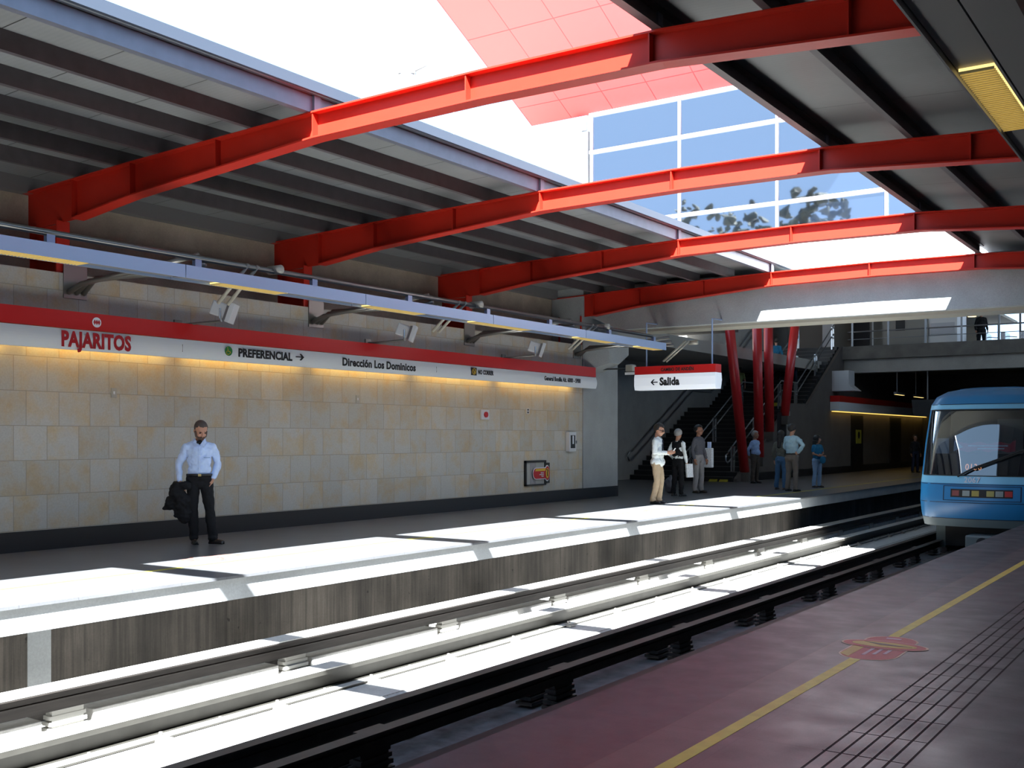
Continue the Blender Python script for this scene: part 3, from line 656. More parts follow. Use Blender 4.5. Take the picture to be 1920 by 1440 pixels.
# gently bowed white face
bow = [(XSg + .005 + .035 * math.sin(PI * (k / 8)), 2.99 - .275 * k / 8) for k in range(9)]
MB().prism([(XW + .16, 2.99)] + bow + [(XW + .16, 2.715)], 'y', YB + .2, YSE - .0).build('white_band', M['sign_white'], sg)
for k, (ya, yb) in enumerate(((-8, -5.5), (-4.5, -2), (-1, 1.5), (2.2, 4.7), (5.2, 7.9), (8.1, 10.4), (10.7, 13.2), (13.5, 16), (16.3, 18.8), (19.1, 22.2))):
    MB().box(XW + .11, XW + .15, ya, yb, 2.775, 2.79).build('cove_lamp', M['lamp_cove'], sg)
for y in (4.2, 10.48, 16.6): MB().box(XSg + .0, XSg + .0405, y, y + .004, 2.80, 2.91).build('panel_joint', M['ink_black'], sg)
U, Z = (0, 1, 0), (0, 0, 1); XT = XSg + .042
def wtext(s, m, y0, y1, z, cap, bold=.02, sp=1.05):
    n = text(s, cap / .70, m, (0, 0, 0), U, Z, None, xs=1, bold=bold, space=sp); ys_ = [v.co.y for v in n.data.vertices]; k = (y1 - y0) / (max(ys_) - min(ys_)); a0 = min(ys_)
    for v in n.data.vertices: v.co = (XT + v.co.x, y0 + (v.co.y - a0) * k, z + v.co.z)
    n.parent = sg; return n
wtext('PAJARITOS', M['ink_red'], 8.49, 9.58, 2.755, .20, .042)
wtext('PREFERENCIAL', M['ink_black'], 11.56, 12.72, 2.80, .125, .042)
wtext('Dirección Los Dominicos', M['ink_black'], 13.93, 15.95, 2.79, .135, .035)
wtext('NO CORRER', M['ink_black'], 17.98, 18.54, 2.835, .085, .05)
wtext('General Bonilla Alt. 6000 - 5900', M['ink_black'], 20.54, 22.15, 2.82, .095, .035)
def plate(prof, m, name, x0, x1, parent): return MB().prism(prof, 'x', x0, x1).build(name, m, parent)
ar = [(12.80, 2.862), (12.93, 2.862), (12.89, 2.815), (12.925, 2.815), (12.99, 2.87), (12.925, 2.925), (12.89, 2.925), (12.93, 2.878), (12.80, 2.878)]
plate(ar, M['ink_black'], 'arrow', XT, XT + .004, sg)
plate(disc(11.36, 2.87, .075), M['ink_green'], 'accessible_symbol', XT, XT + .003, sg)
wc = MB().tube([(XT + .005, 11.34, 2.905), (XT + .005, 11.35, 2.865), (XT + .005, 11.385, 2.862), (XT + .005, 11.395, 2.835)], .006, 6)
wc.tube([(XT + .005, 11.345 + .03 * math.cos(t), 2.845 + .03 * math.sin(t)) for t in [2.0 + .4 * k for k in range(11)]], .005, 6); wc.ell((XT + .005, 11.335, 2.922), (.004, .009, .009)); wc.build('wheelchair_mark', M['ink_yellow'], sg)
plate([(17.74, 2.80), (17.93, 2.80), (17.93, 2.96), (17.74, 2.96)], M['ink_black'], 'no_running_symbol', XT - .01, XT + .003, sg)
m_ = MB().tube([(XT + .006, 17.835 + .058 * math.cos(2 * PI * k / 20), 2.88 + .058 * math.sin(2 * PI * k / 20)) for k in range(21)], .009, 6)
m_.tube([(XT + .006, 17.79, 2.92), (XT + .006, 17.88, 2.84)], .008, 6); m_.tube([(XT + .006, 17.87, 2.90), (XT + .006, 17.83, 2.88), (XT + .006, 17.84, 2.84)], .007, 6); m_.build('no_running_mark', M['ink_yellow'], sg)
plate(disc(9.05, 3.115, .07), M['sign_white'], 'emblem_disc', XSg + .003, XSg + .008, sg)
m_ = MB()
for dy in (-.034, 0, .034): m_.prism([(9.05 + dy - .02, 3.115), (9.05 + dy, 3.115 - .038), (9.05 + dy + .02, 3.115), (9.05 + dy, 3.115 + .038)], 'x', XSg + .008, XSg + .012)
m_.build('emblem_diamonds', M['ink_red'], sg)
shift_into(sg)

# ------------------------------------------------------------------ hanging exit sign
hs = empty('exit_sign', (-10.9, 22.55, 2.6), 'hanging red and white sign reading Salida, over the end of the far platform', 'sign')
x0, x1, ys = -11.78, -9.75, 22.55
MB().box(x0, x1, ys - .16, ys + .16, 2.99, 3.17).build('red_band', M['sign_red'], hs)
prof = [(ys - .165, 2.98), (ys + .165, 2.98), (ys + .19, 2.82), (ys + .13, 2.62), (ys - .155, 2.62), (ys - .185, 2.72), (ys - .185, 2.90)]
MB().prism(prof, 'x', x0, x1 + .005).build('white_band', M['sign_lit'], hs)
def xtext(t_, m, xa, xb, y, z, cap, bold, tilt=0.):
    n = text(t_, cap / .70, m, (0, 0, 0), (1, 0, 0), Z, None, xs=1, bold=bold); X_ = [v.co.x for v in n.data.vertices]; k = (xb - xa) / (max(X_) - min(X_)); a0 = min(X_)
    for v in n.data.vertices: v.co = (xa + (v.co.x - a0) * k, y + v.co.y + tilt * v.co.z, z + v.co.z)
    n.parent = hs
xtext('CAMBIO DE ANDÉN', M['ink_black'], -11.10, -10.28, ys - .164, 3.045, .075, .035)
xtext('Salida', M['ink_black'], -11.12, -10.62, ys - .188, 2.725, .17, .05, 0)
MB().prism([(-11.35, 2.795), (-11.28, 2.86), (-11.245, 2.86), (-11.295, 2.807), (-11.17, 2.807), (-11.17, 2.783), (-11.295, 2.783), (-11.245, 2.73), (-11.28, 2.73)], 'y', ys - .194, ys - .186).build('arrow', M['ink_black'], hs)
for x in (-11.55, -9.9): MB().tube([(x, ys, 3.17), (x, ys, 4.2), (x, 23.1, 4.22)], .02).build('hanger', M['tray'], hs)
shift_into(hs)

# ------------------------------------------------------------------ light trays
def light_tray(x, sgn, y0, y1, lamps, lab, wall=True):
    t = empty('light_tray', (x, y0, 3.5), lab, 'lighting beam')
    xo, xi = x, x - (.30 if wall else .24) * sgn                    # sgn +1: the far one, face to +x
    ys = [y0, 6.05, 8.7, 12.0, 15.3, 18.5, y1] if wall else [y0, 4.9, 8.6, 12.3, y1]
    for a, b in zip(ys, ys[1:]):
        MB().prism([(xo, 3.5), (xo, 3.66), (xi, 3.66), (xi, 3.5), (xi + .012 * sgn, 3.5), (xi + .012 * sgn, 3.645), (xo - .012 * sgn, 3.645), (xo - .012 * sgn, 3.5)], 'y', a + .006, b - .006).build('housing', M['tray'] if wall else M['tray_dark'], t)
    for a, b in zip(ys, ys[1:]):
        MB().box(min(xo, xi) + .02, max(xo, xi) - .02, a + .02, b - .02, 3.53, 3.545).build('cover', M['tray_dark'], t)
    for a, b in lamps:
        MB().box(min(xo, xi) + .03, max(xo, xi) - .03, a, b, 3.512, 3.528).build('lamp_panel', M['lamp_warm'], t)
        m = MB(); n = int((b - a) / .04)
        for k in range(n): m.box(min(xo, xi) + .03, max(xo, xi) - .03, a + k * .04, a + k * .04 + .008, 3.497, 3.511)
        m.build('louver', M['louver'], t)
    px_ = x - .17 * sgn
    MB().tube([(px_, y0, 3.80), (px_, y1 - .4, 3.80)], .038, 12).build('pipe', M['pipe'], t, smooth=True)
    if wall:
        for y in (4.9, 6.97, 9.01, 11.08, 13.2, 15.35, 17.4, 19.74, 21.8): MB().box(px_ - .03, px_ + .03, y - .05, y + .05, 3.66, 3.79).build('clamp', M['tray'], t)
    else:
        for y in (4.9, 8.6, 12.3): MB().box(px_ - .03, px_ + .03, y - .05, y + .05, 3.66, 3.79).build('clamp', M['tray_dark'], t)
    for y in ((4.07, 8.72, 13.4, 17.9, 22.3) if wall else ()):
        m = MB().box(XW - .0, XW + .02, y - .02, y + .34, 3.44, 3.90); m.build('wall_plate', M['pipe'], t)
        for k, (dy, zz) in enumerate(((.06, 3.9), (.17, 3.80), (.28, 3.74))):
            MB().tube([(XW + .02, y + dy, 3.52), (XW + .28, y + dy + .02, 3.62 + .05 * k), (px_, y + dy + .25, zz - .06)], .036, 10).build('arm', M['pipe'], t, smooth=True)
        for d in (0, .17): MB().tube([(px_ - .55, y + 1.1 + d, 3.35), (px_ + .05, y + 1.1 + d, 3.82)], .026, 8).build('strut', M['pale_steel'], t, smooth=True)
        MB().tube([(px_ - .12, y + 1.62, 3.82), (px_ + .12, y + 1.62, 3.82)], .06, 14).build('pipe_cap', M['pale_steel'], t, smooth=True)
    if not wall:
        for y in (4.2, 8.9, 13.5, 18.0): MB().tube([(px_, y, 3.83), (px_, y, zbot(px_) + .01)], .022).build('hanger', M['tray_dark'], t)
        MB().box(x + .25, x + .46, y0, y1, 3.5, 3.72).build('cable_duct', M['tray_dark'], t)
    shift_into(t)
light_tray(-10.82, 1, 1.0, 22.1, [(4.2, 7.4), (9.3, 10.5), (12.2, 13.5), (14.9, 16.6), (18.4, 19.8), (21.0, 22.0)], 'long bluish metal lighting beam running over the far platform')
light_tray(-1.31, -1, 3.0, 22.6, [(6.2, 7.57), (10.2, 11.6), (14.0, 15.4), (18, 19.4)], 'dark lighting beam with a yellow lamp over the near platform', wall=False)

# ------------------------------------------------------------------ floodlights above the sign
def flood(px, py, lab, m='grey_box'):
    d = ray(px, py); t = -12.75 / d.x; c = Vector((d.x * t, d.y * t, CAMH + d.z * t))
    e = empty('floodlight', c, lab, 'floodlight', 'floodlights above the station sign')
    ax = Matrix.Rotation(math.radians(20), 3, Vector((-CT, -ST, 0)).cross(Vector((0, 0, 1)))) 
    r = Vector((CT, ST, 0)); w = Vector((-ST, CT, 0)); u = Vector((0, 0, 1))
    r2 = (r * math.cos(.33) - u * math.sin(.33)); u2 = (u * math.cos(.33) + r * math.sin(.33))
    MB().obb(c - r2 * .05, (r2, w, u2), (.13, .11, .11)).build('housing', M['grey_box'], e, bevel=.02)
    MB().obb(c + r2 * .075 - w * .02, (r2, w, u2), (.02, .12, .125)).build('visor', M['tray_dark'], e)
    MB().obb(c + r2 * .135 - w * .03, (r2, w, u2), (.035, .15, .15)).build('front_frame', M['grey_box'], e, bevel=.006)
    MB().tube([c - w * .1 + u * .03 - r * .03, c - w * .11 - u * .12 - r * .03, c - u * .16 - r * .03 - w * .05], .018).build('bracket', M['steel'], e)
    MB().tube([c - u * .16 - r * .03 - w * .05, Vector((XW + .12, c.y - .3, c.z - .2)), Vector((XW + .02, c.y - .35, c.z - .2))], .02).build('arm', M['pipe'], e)
    MB().box(XW, XW + .03, c.y - .42, c.y - .28, c.z - .27, c.z - .13).build('wall_plate', M['pipe'], e)
    MB().tube([Vector((XW + .03, c.y - .35, c.z - .22)), Vector((XW + .03, c.y + .1, c.z - .28)), Vector((XW + .02, c.y + .7, c.z - .34))], .006).build('cable', M['pipe'], e)
    shift_into(e)
flood(420, 583, 'small grey floodlight above the word PREFERENCIAL')
flood(762, 622, 'small grey floodlight above the end of the word Dominicos')
flood(1006, 653, 'small grey floodlight above the street name at the right of the sign band')
def cam_on_pillar():
    c = Vector((-12.75, 24.0, 3.25)); e = empty('floodlight', c, 'small pale floodlight on the concrete pilaster left of the exit sign', 'floodlight', 'floodlights above the station sign')
    MB().box(c.x - .1, c.x + .12, c.y - .1, c.y + .1, c.z - .08, c.z + .1).build('housing', M['pale_steel'], e, bevel=.03)
    MB().box(c.x - .08, c.x + .2, c.y - .14, c.y - .1, c.z - .16, c.z - .1).build('front_frame', M['white_paint'], e)
    MB().tube([(c.x - .1, c.y, c.z), (XW + .5, c.y - .4, c.z - .02), (XW + .03, c.y - .6, c.z - .03)], .02).build('arm', M['black'], e); shift_into(e)
cam_on_pillar()

# ------------------------------------------------------------------ small things on the tiled wall
def wall_box(name, y0, y1, z0, z1, d, m, lab, cat): 
    return empty(name, (XW, (y0 + y1) / 2, z0), lab, cat), MB().box(XW, XW + d, y0, y1, z0, z1)
for y, z, lab in ((9.5, 2.16, 'small grey blank plate on the tiles, under the space after PAJARITOS'), (14.63, 2.22, 'small grey socket plate on the tiles under the word Dirección')):
    e, m = wall_box('wall_plate', y - .045, y + .045, z - .07, z + .07, .012, None, lab, 'plate'); m.build('plate', M['hall_wall'], e, bevel=.003)
    MB().box(XW + .012, XW + .016, y - .012, y + .012, z - .02, z + .02).build('socket', M['paper'], e); shift_into(e)
e, m = wall_box('alarm_box', 18.45, 18.74, 1.90, 2.11, .04, None, 'grey alarm box with a red button on the tiled wall', 'alarm'); m.build('plate', M['grey_box'], e, bevel=.005)
plate(disc(18.60, 2.005, .06), M['ink_red'], 'button', XW + .04, XW + .07, e); shift_into(e)
e, m = wall_box('wall_switch', 20.22, 20.33, 2.05, 2.18, .02, None, 'small pale switch on the tiled wall right of the alarm box', 'switch'); m.build('plate', M['grey_box'], e)
for z in (2.085, 2.145): MB().box(XW + .02, XW + .025, 20.25, 20.30, z - .02, z + .02).build('button', M['black'], e)
shift_into(e)
e, m = wall_box('glass_cabinet', 21.95, 22.27, 1.18, 1.65, .10, None, 'narrow steel cabinet with a dark glass door near the end of the tiled wall', 'cabinet'); m.build('body', M['grey_box'], e, bevel=.005)
MB().box(XW + .10, XW + .108, 22.01, 22.21, 1.26, 1.57).build('door_glass', M['train_dark'], e)
MB().box(XW + .108, XW + .112, 22.08, 22.14, 1.36, 1.56).build('gauge', M['paper'], e); MB().box(XW + .1, XW + .13, 22.235, 22.25, 1.37, 1.44).build('handle', M['steel'], e); shift_into(e)
e = empty('framed_notice', (XW, 20.6, .4), 'black square frame with a red and yellow cut-out notice, low on the tiled wall', 'notice')
y0, y1, z0, z1 = 20.14, 21.0, .42, .99
MB().box(XW, XW + .05, y0, y0 + .045, z0, z1).box(XW, XW + .05, y1 - .045, y1, z0, z1).box(XW, XW + .05, y0, y1, z0, z0 + .03).box(XW, XW + .05, y0, y1, z1 - .045, z1).build('frame', M['black'], e)
MB().box(XW, XW + .02, y0, y1, z0, z1).build('backing', M['hall_wall'], e)
MB().box(XW + .02, XW + .024, 20.36, 20.60, z0 + .03, z1 - .045).build('paper_strip', M['c_lgrey'], e)
MB().box(XW + .0, XW + .055, 21.0, 21.14, .46, .93).build('side_pad', M['black'], e)
def pill(yc0, yc1, zc, r, n=12): return [(yc1 + r * math.sin(t), zc + r * math.cos(t)) for t in [PI * k / n for k in range(n + 1)]] + [(yc0 - r * math.sin(t), zc - r * math.cos(t)) for t in [PI * k / n for k in range(n + 1)]]
plate(pill(20.55, 20.98, .69, .135), M['paper'], 'border', XW + .055, XW + .062, e)
plate(disc(21.02, .69, .15, sx=.75, sy=1.25), M['paper'], 'border', XW + .0555, XW + .0625, e)
plate(pill(20.55, 20.98, .69, .118), M['ink_red'], 'red_field', XW + .062, XW + .066, e)
plate([(20.50, .745), (20.95, .745), (20.95, .80), (20.53, .80)], M['ink_yellow'], 'yellow_field', XW + .066, XW + .069, e)
plate(disc(21.02, .69, .13, sx=.75, sy=1.25), M['ink_red'], 'red_ring', XW + .067, XW + .071, e)
plate(disc(21.01, .69, .09, sx=.7, sy=1.3), M['ink_yellow'], 'yellow_oval', XW + .072, XW + .075, e)
MB().tube([(XW + .077, 20.98, .78), (XW + .077, 21.02, .75), (XW + .077, 21.0, .70), (XW + .077, 21.01, .62)], .012, 6).build('figure_mark', M['ink_black'], e)
for s, z in (('Ayuda a', .695), ('mantenerlo', .655), ('limpio', .615)):
    text(s, .045, M['paper'], (XW + .068, 20.86, z), U, Z, e, xs=.8, align='RIGHT', bold=.01)
shift_into(e)

# ------------------------------------------------------------------ floor stickers
def floor_sticker(cx, cy, lab, faded=False):
    e = empty('floor_sticker', (cx, cy, 0), lab, 'sticker', 'warning stickers on the platform floors'); f = -1 if faded else 1
    def P(pts, z0, z1, m, nme):
        MB().prism([(cx + f * x, cy + f * y) for x, y in pts], 'z', z0, z1).build(nme, m, e)
    K = lambda c: M[c]
    def pillY(x, ya, yb, r, n=10): return [(x + r * math.cos(t), yb + r * math.sin(t)) for t in [PI * k / n for k in range(n + 1)]] + [(x - r * math.cos(t), ya - r * math.sin(t)) for t in [PI * k / n for k in range(n + 1)]]
    def ring(c, r, sx, sy): return disc(c[0], c[1], r, 32, sx, sy)
    # text tab, oval with figure, upper tab
    P(pillY(.0, -.36, -.10, .20), .001, .002, K('st_rim'), 'border'); P(pillY(.0, -.36, -.10, .185), .002, .003, K('st_red'), 'text_tab')
    P([(-.18, -.42), (-.10, -.50), (-.10, -.08), (-.18, -.08)], .003, .004, K('st_yellow'), 'yellow_strip')
    for i, x in enumerate((-.04, .02, .08)): P([(x, -.40 + .05 * i), (x + .025, -.40 + .05 * i), (x + .025, -.14), (x, -.14)], .004, .005, K('st_text'), 'text_line')
    P(pillY(.0, .02, .24, .19), .001, .002, K('st_rim'), 'border'); P(pillY(.0, .02, .24, .175), .002, .003, K('st_red'), 'upper_tab')
    P(ring((.0, .04), .27, 1.15, .62), .003, .004, K('st_rim'), 'border'); P(ring((.0, .04), .255, 1.15, .60), .004, .005, K('st_red'), 'red_ring')
    P(ring((.0, .04), .20, 1.15, .50), .005, .006, K('st_yellow') if not faded else K('st_rim'), 'oval_field')
    P([(-.16, .10), (-.02, .02), (.20, .03), (.02, .07)], .006, .007, K('st_dark'), 'figure_mark')
    P([(-.06, .30), (.05, .30), (.05, .35), (-.06, .35)], .003, .004, K('st_text'), 'badge')
    shift_into(e); return e
M['st_rim'] = mat('sticker_rim', (.50, .36, .25), .5); M['st_red'] = mat('sticker_red', (.33, .035, .04), .5, nz=.15); M['st_yellow'] = mat('sticker_yellow', (.42, .30, .05), .5, nz=.15)
M['st_text'] = mat('sticker_text', (.40, .28, .34), .5); M['st_dark'] = mat('sticker_dark', (.06, .05, .04), .5)
p = on_floor(1655, 1212); floor_sticker(p.x, p.y, 'red and yellow warning sticker on the yellow line of the near platform')
M2 = {k: M[k] for k in ('st_rim', 'st_red', 'st_yellow', 'st_text', 'st_dark')}
M['st_rim'] = mat('worn_rim', (.115, .118, .12), .6); M['st_red'] = mat('worn_red', (.13, .058, .048), .6, nz=.5, nscale=9); M['st_text'] = M['st_dark'] = M['st_rim']; M['st_yellow'] = M['st_rim']
p = on_floor(392, 1047); floor_sticker(p.x, p.y, 'worn red sticker in the sunlight before the feet of the bearded man in pale blue', True)
p = on_floor(1200, 961); floor_sticker(p.x, p.y, 'worn red sticker in the sunlight close to the man in a white jacket', True)

# ------------------------------------------------------------------ train
TC, HW = -4.68, 1.30
def nose(u, z):                               # u -1..1 across the front
    prof = [(-.62, .10, 1.28), (-.48, .06, 1.31), (-.23, .0, 1.35), (.02, -.02, 1.37), (.42, .05, 1.37), (.59, .10, 1.36), (1.3, .36, 1.35), (2.10, .68, 1.31), (2.22, .74, 1.30), (2.45, .90, 1.22), (2.62, 1.2, 1.04), (2.70, 1.6, .80)]
    for (a, ya, wa), (b, yb, wb) in zip(prof, prof[1:]):
        if z <= b or b == 2.70:
            t = max(0, min(1, (z - a) / (b - a))); y = ya + (yb - ya) * t; w = wa + (wb - wa) * t; break
    dz = .09 if z <= .6 else .09 - .04 * (z - .6) / 1.6 if z < 2.2 else .05 - .10 * (z - 2.2) / .5; z = z + dz
    s = abs(u); x = TC + w * (u / abs(u) if u else 0) * (s if s < 1 else 1)
    yb_ = .30 * s ** 2 + (.22 * max(0, s - .86) / .14) ** 1.0 * (1 if s > .86 else 0)
    return Vector((x, 24.85 + y + yb_, z))
tr = empty('metro_train', (TC, 24.9, -1.27), 'blue metro train front, number 2067, arriving on the near track', 'train')
zs = [-.53, -.45, -.35, -.23, -.1, .02, .2, .42, .59, .9, 1.3, 1.7, 2.10, 2.22, 2.3, 2.38, 2.45, 2.5, 2.56, 2.62, 2.66, 2.70]; us = [-1, -.95, -.9, -.82, -.7, -.5, -.25, 0, .25, .5, .7, .82, .9, .95, 1]
def patch(u0, u1, z0, z1, off, m, name, nu=10, nz_=6, thick=.0):
    mb = MB(); U_ = [u0 + (u1 - u0) * i / nu for i in range(nu + 1)]; Z_ = [z0 + (z1 - z0) * i / nz_ for i in range(nz_ + 1)]
    v = [nose(u, z) + Vector((0, -off, 0)) for z in Z_ for u in U_]; n_ = nu + 1
    f = [(j * n_ + i, j * n_ + i + 1, (j + 1) * n_ + i + 1, (j + 1) * n_ + i) for j in range(nz_) for i in range(nu)]
    return mb.add(v, f).build(name, m, tr, smooth=True)
# body shell: front panels around the windscreen opening, sides and roof
def shell(zlist, ulist, m, name, back=26.9):
    mb = MB(); n_ = len(ulist)
    v = [nose(u, z) for z in zlist for u in ulist]
    f = [(j * n_ + i, j * n_ + i + 1, (j + 1) * n_ + i + 1, (j + 1) * n_ + i) for j in range(len(zlist) - 1) for i in range(n_ - 1)]
    mb.add(v, f)
    if ulist[0] == -1:
        for s in (-1, 1):
            A = [nose(s, z) for z in zlist]; B = [Vector((p.x, 48.0, p.z)) for p in A]; k = len(A)
            mb.add(A + B, [(i, i + 1, k + i + 1, k + i) for i in range(k - 1)])
    return mb.build(name, m, tr, smooth=True)
Zi = lambda a, b: [z for z in zs if a - 1e-6 <= z <= b + 1e-6]
shell(Zi(-.35, .42), us, M['train_blue'], 'lower_front'); shell(Zi(.42, .59), us, M['train_pale'], 'pale_band')
shell(Zi(2.10, 2.22), us, M['train_pale'], 'window_header'); shell(Zi(2.22, 2.70), us, M['train_blue'], 'roof_front')
top = nose(-1, 2.70); MB().prism([(TC - .80, top.z - .03), (TC + .80, top.z - .03), (TC + .80, top.z), (TC + .4, top.z + .03), (TC - .4, top.z + .03), (TC - .80, top.z)], 'y', top.y - .28, 48).build('roof', M['train_blue'], tr)
shell(Zi(-.53, -.35), us, M['train_grey'], 'bumper_skirt')
def side_strip(s):
    z_ = Zi(.59, 2.10); A = [nose(s * .965, z) for z in z_]; B = [nose(s, z) for z in z_]; C = [Vector((p.x, 48, p.z)) for p in B]; k = len(z_)
    MB().add(A + B, [(i, i + 1, k + i + 1, k + i) for i in range(k - 1)]).add(B + C, [(i, i + 1, k + i + 1, k + i) for i in range(k - 1)]).build('corner_post', M['train_blue'], tr, smooth=True)
side_strip(-1); side_strip(1)
patch(-.965, .965, .59, 2.10, -.012, M['wind_glass'], 'windscreen', 24, 8)
for s in (-.955, .955): patch(s - .012, s + .012, .59, 2.10, .008, M['rubber'], 'window_gasket', 1, 8)
patch(-.96, .96, 2.075, 2.10, .008, M['rubber'], 'window_gasket', 20, 1); patch(-.96, .96, .58, .60, .008, M['rubber'], 'window_gasket', 20, 1)
patch(-.985, .985, 2.21, 2.228, .004, M['seam'], 'seam', 20, 1)
for z in (.40, .005, -.35): patch(-.985, .985, z - .007, z + .007, .004, M['seam'], 'seam', 20, 1)
lcl = patch(-.56, .56, .05, .36, .006, M['train_blue'], 'lamp_cluster', 10, 3)
for a_, b_, c_, d_ in ((-.57, .57, .355, .37), (-.57, .57, .045, .06), (-.58, -.565, .045, .37), (.565, .58, .045, .37)): patch(a_, b_, c_, d_, .008, M['seam'], 'frame', 8, 1).parent = lcl
patch(-.46, .46, .12, .30, .012, M['rubber'], 'glass_cover', 8, 1).parent = lcl
for uc, c in ((-.38, (.20, .06, .06)), (-.22, (.25, .28, .28)), (-.08, (.30, .24, .04)), (.14, (.28, .24, .04)), (.27, (.22, .25, .25)), (.40, (.35, .03, .03))):
    patch(uc - .055, uc + .055, .15, .27, .018, mat('lens', c, .3), 'headlamp', 3, 2).parent = lcl
cabin = [(TC - 1.1, 27.6), (TC + 1.1, 27.6)]
MB().box(TC - 1.15, TC + 1.15, 27.4, 27.45, .3, 2.3).build('cab_bulkhead', M['hall_dark'], tr)
MB().box(TC - .1, TC + .45, 27.36, 27.39, .9, 1.95).build('cab_door_window', M['hall_wall'], tr)
MB().box(TC - 1.15, TC + 1.15, 25.5, 27.4, .55, .6).build('cab_floor', M['train_dark'], tr)
MB().box(TC - 1.12, TC + 1.12, 25.75, 26.15, .6, 1.15).build('dashboard', M['train_dark'], tr)
MB().box(TC - 1.15, TC - .85, 25.8, 26.3, 1.15, 1.5).build('cab_equipment', M['grey_box'], tr)
def on_front(px, py, off=.02):                 # which (u, z) of the nose a picture point falls on
    best = None
    for i in range(-40, 41):
        for j in range(0, 56):
            u, z = i / 40, -.5 + j * .055; p = nose(u, z); r = p.x * CT + p.y * ST; w_ = -p.x * ST + p.y * CT
            e_ = (960 + F_PX * r / w_ - px) ** 2 + (HORIZON - F_PX * (z - CAMH) / w_ - py) ** 2
            if best is None or e_ < best[0]: best = (e_, u, z)
    return best[1], best[2]
def ftext(s, size, m, u, z, off, name, xs=.9):
    p = nose(u, z); q = nose(u + .1, z); up = (nose(u, z + .1) - p).normalized(); ux = (q - p).normalized()
    return text(s, size, m, p + Vector((0, -off, 0)), ux, up, tr, name=name, xs=xs, bold=.01)
ftext('2067', .17, M['frost'], -.26, .445, .012, 'fleet_number', .95)
ftext('0136', .20, M['led'], -.27, .72, -.06, 'led_number', .85)
ftext('7', .22, M['ink_black'], .72, 1.2, -.02, 'route_digit')
patch(.66, .86, 1.13, 1.45, -.05, M['paper'], 'route_plate', 3, 2)
mb = MB(); v = []
for k in range(25):
    u = -.47 + .93 * k / 24; dz = .02 * math.sin(k * .8)
    v += [nose(u, 1.14 + dz) + Vector((0, .05, 0)), nose(u, 1.33 + dz + (.05 if k < 2 or k > 22 else 0)) + Vector((0, .05, 0))]
mb.add(v, [(2 * k, 2 * k + 2, 2 * k + 3, 2 * k + 1) for k in range(24)]).build('banner', mat('banner_red', (.55, .03, .05), .5), tr)
mb = MB().add([nose(-.475, 1.13) + Vector((0, .045, 0)), nose(-.33, 1.23) + Vector((0, .045, 0)), nose(-.475, 1.40) + Vector((0, .045, 0))], [(0, 1, 2)]).build('banner_tip', M['paper'], tr)
patch(-.25, .35, 1.245, 1.275, -.044, M['paper'], 'banner_lettering', 8, 1); patch(-.1, .3, 1.185, 1.21, -.044, M['paper'], 'banner_lettering', 6, 1)
wp = [nose(u, z) + Vector((0, -.05, 0)) for u, z in ((-.36, .57), (-.1, .78), (.3, 1.0), (.68, 1.22), (.95, 1.3))]
MB().tube(wp, .02, 8).build('wiper', M['rubber'], tr); MB().tube([p + Vector((0, -.02, -.03)) for p in wp[1:]], .012, 8).build('wiper_blade', M['rubber'], tr)
# running gear
MB().box(TC - .95, TC + .95, 25.9, 47, -.95, -.33).build('underframe', M['train_dark'], tr)
cpl = MB().box(TC - .30, TC + .25, 24.75, 25.5, -.95, -.60).build('coupler', M['train_grey'], tr, bevel=.04)
MB().tube([(TC + .05, 24.72, -.76), (TC + .05, 24.78, -.76)], .12, 18).build('coupler_cone', M['train_dark'], tr)
MB().tube([(TC + .0, 24.74, -.93), (TC + .12, 24.72, -1.08)], .02).build('coupler_hose', M['train_grey'], tr)
for s in (-1, 1):
    for y in (26.8, 29.0, 40, 42.2): MB().tube([(TC + s * .72, y, -.72), (TC + s * 1.0, y, -.72)], .45, 24).build('wheel', M['rubber'], tr, smooth=False)
    MB().box(TC + s * 1.05 - .1, TC + s * 1.05 + .1, 25.9, 26.1, -1.0, -.5).build('collector_shoe', M['train_grey'], tr)
shift_into(tr)

# ------------------------------------------------------------------ people
def remesh(mb, voxel, name, m, parent, folds=0., fs=9., seed=0., smooth_it=4):
    tmp = mb.build('tmp', m); md = tmp.modifiers.new('r', 'REMESH'); md.mode = 'VOXEL'; md.voxel_size = voxel; md.use_smooth_shade = True
    sm = tmp.modifiers.new('s', 'SMOOTH'); sm.iterations = smooth_it; sm.factor = .5
    o = to_mesh_obj(tmp, name, m, parent); bpy.data.objects.remove(tmp)
    if folds:
        me = o.data; ns = [v.normal.copy() for v in me.vertices]
        for v, nn in zip(me.vertices, ns):
            p = v.co * fs + Vector((seed, seed * 2, 0)); v.co += nn * folds * (noise.noise(Vector((p.x, p.y, p.z * .8))) + .5 * noise.noise(p * 2.3))
    o.data.polygons.foreach_set('use_smooth', [True] * len(o.data.polygons)); return o
def rotm(pitch, yaw, roll=0): return Matrix.Rotation(yaw, 3, 'Z') @ Matrix.Rotation(pitch, 3, 'X') @ Matrix.Rotation(roll, 3, 'Y')
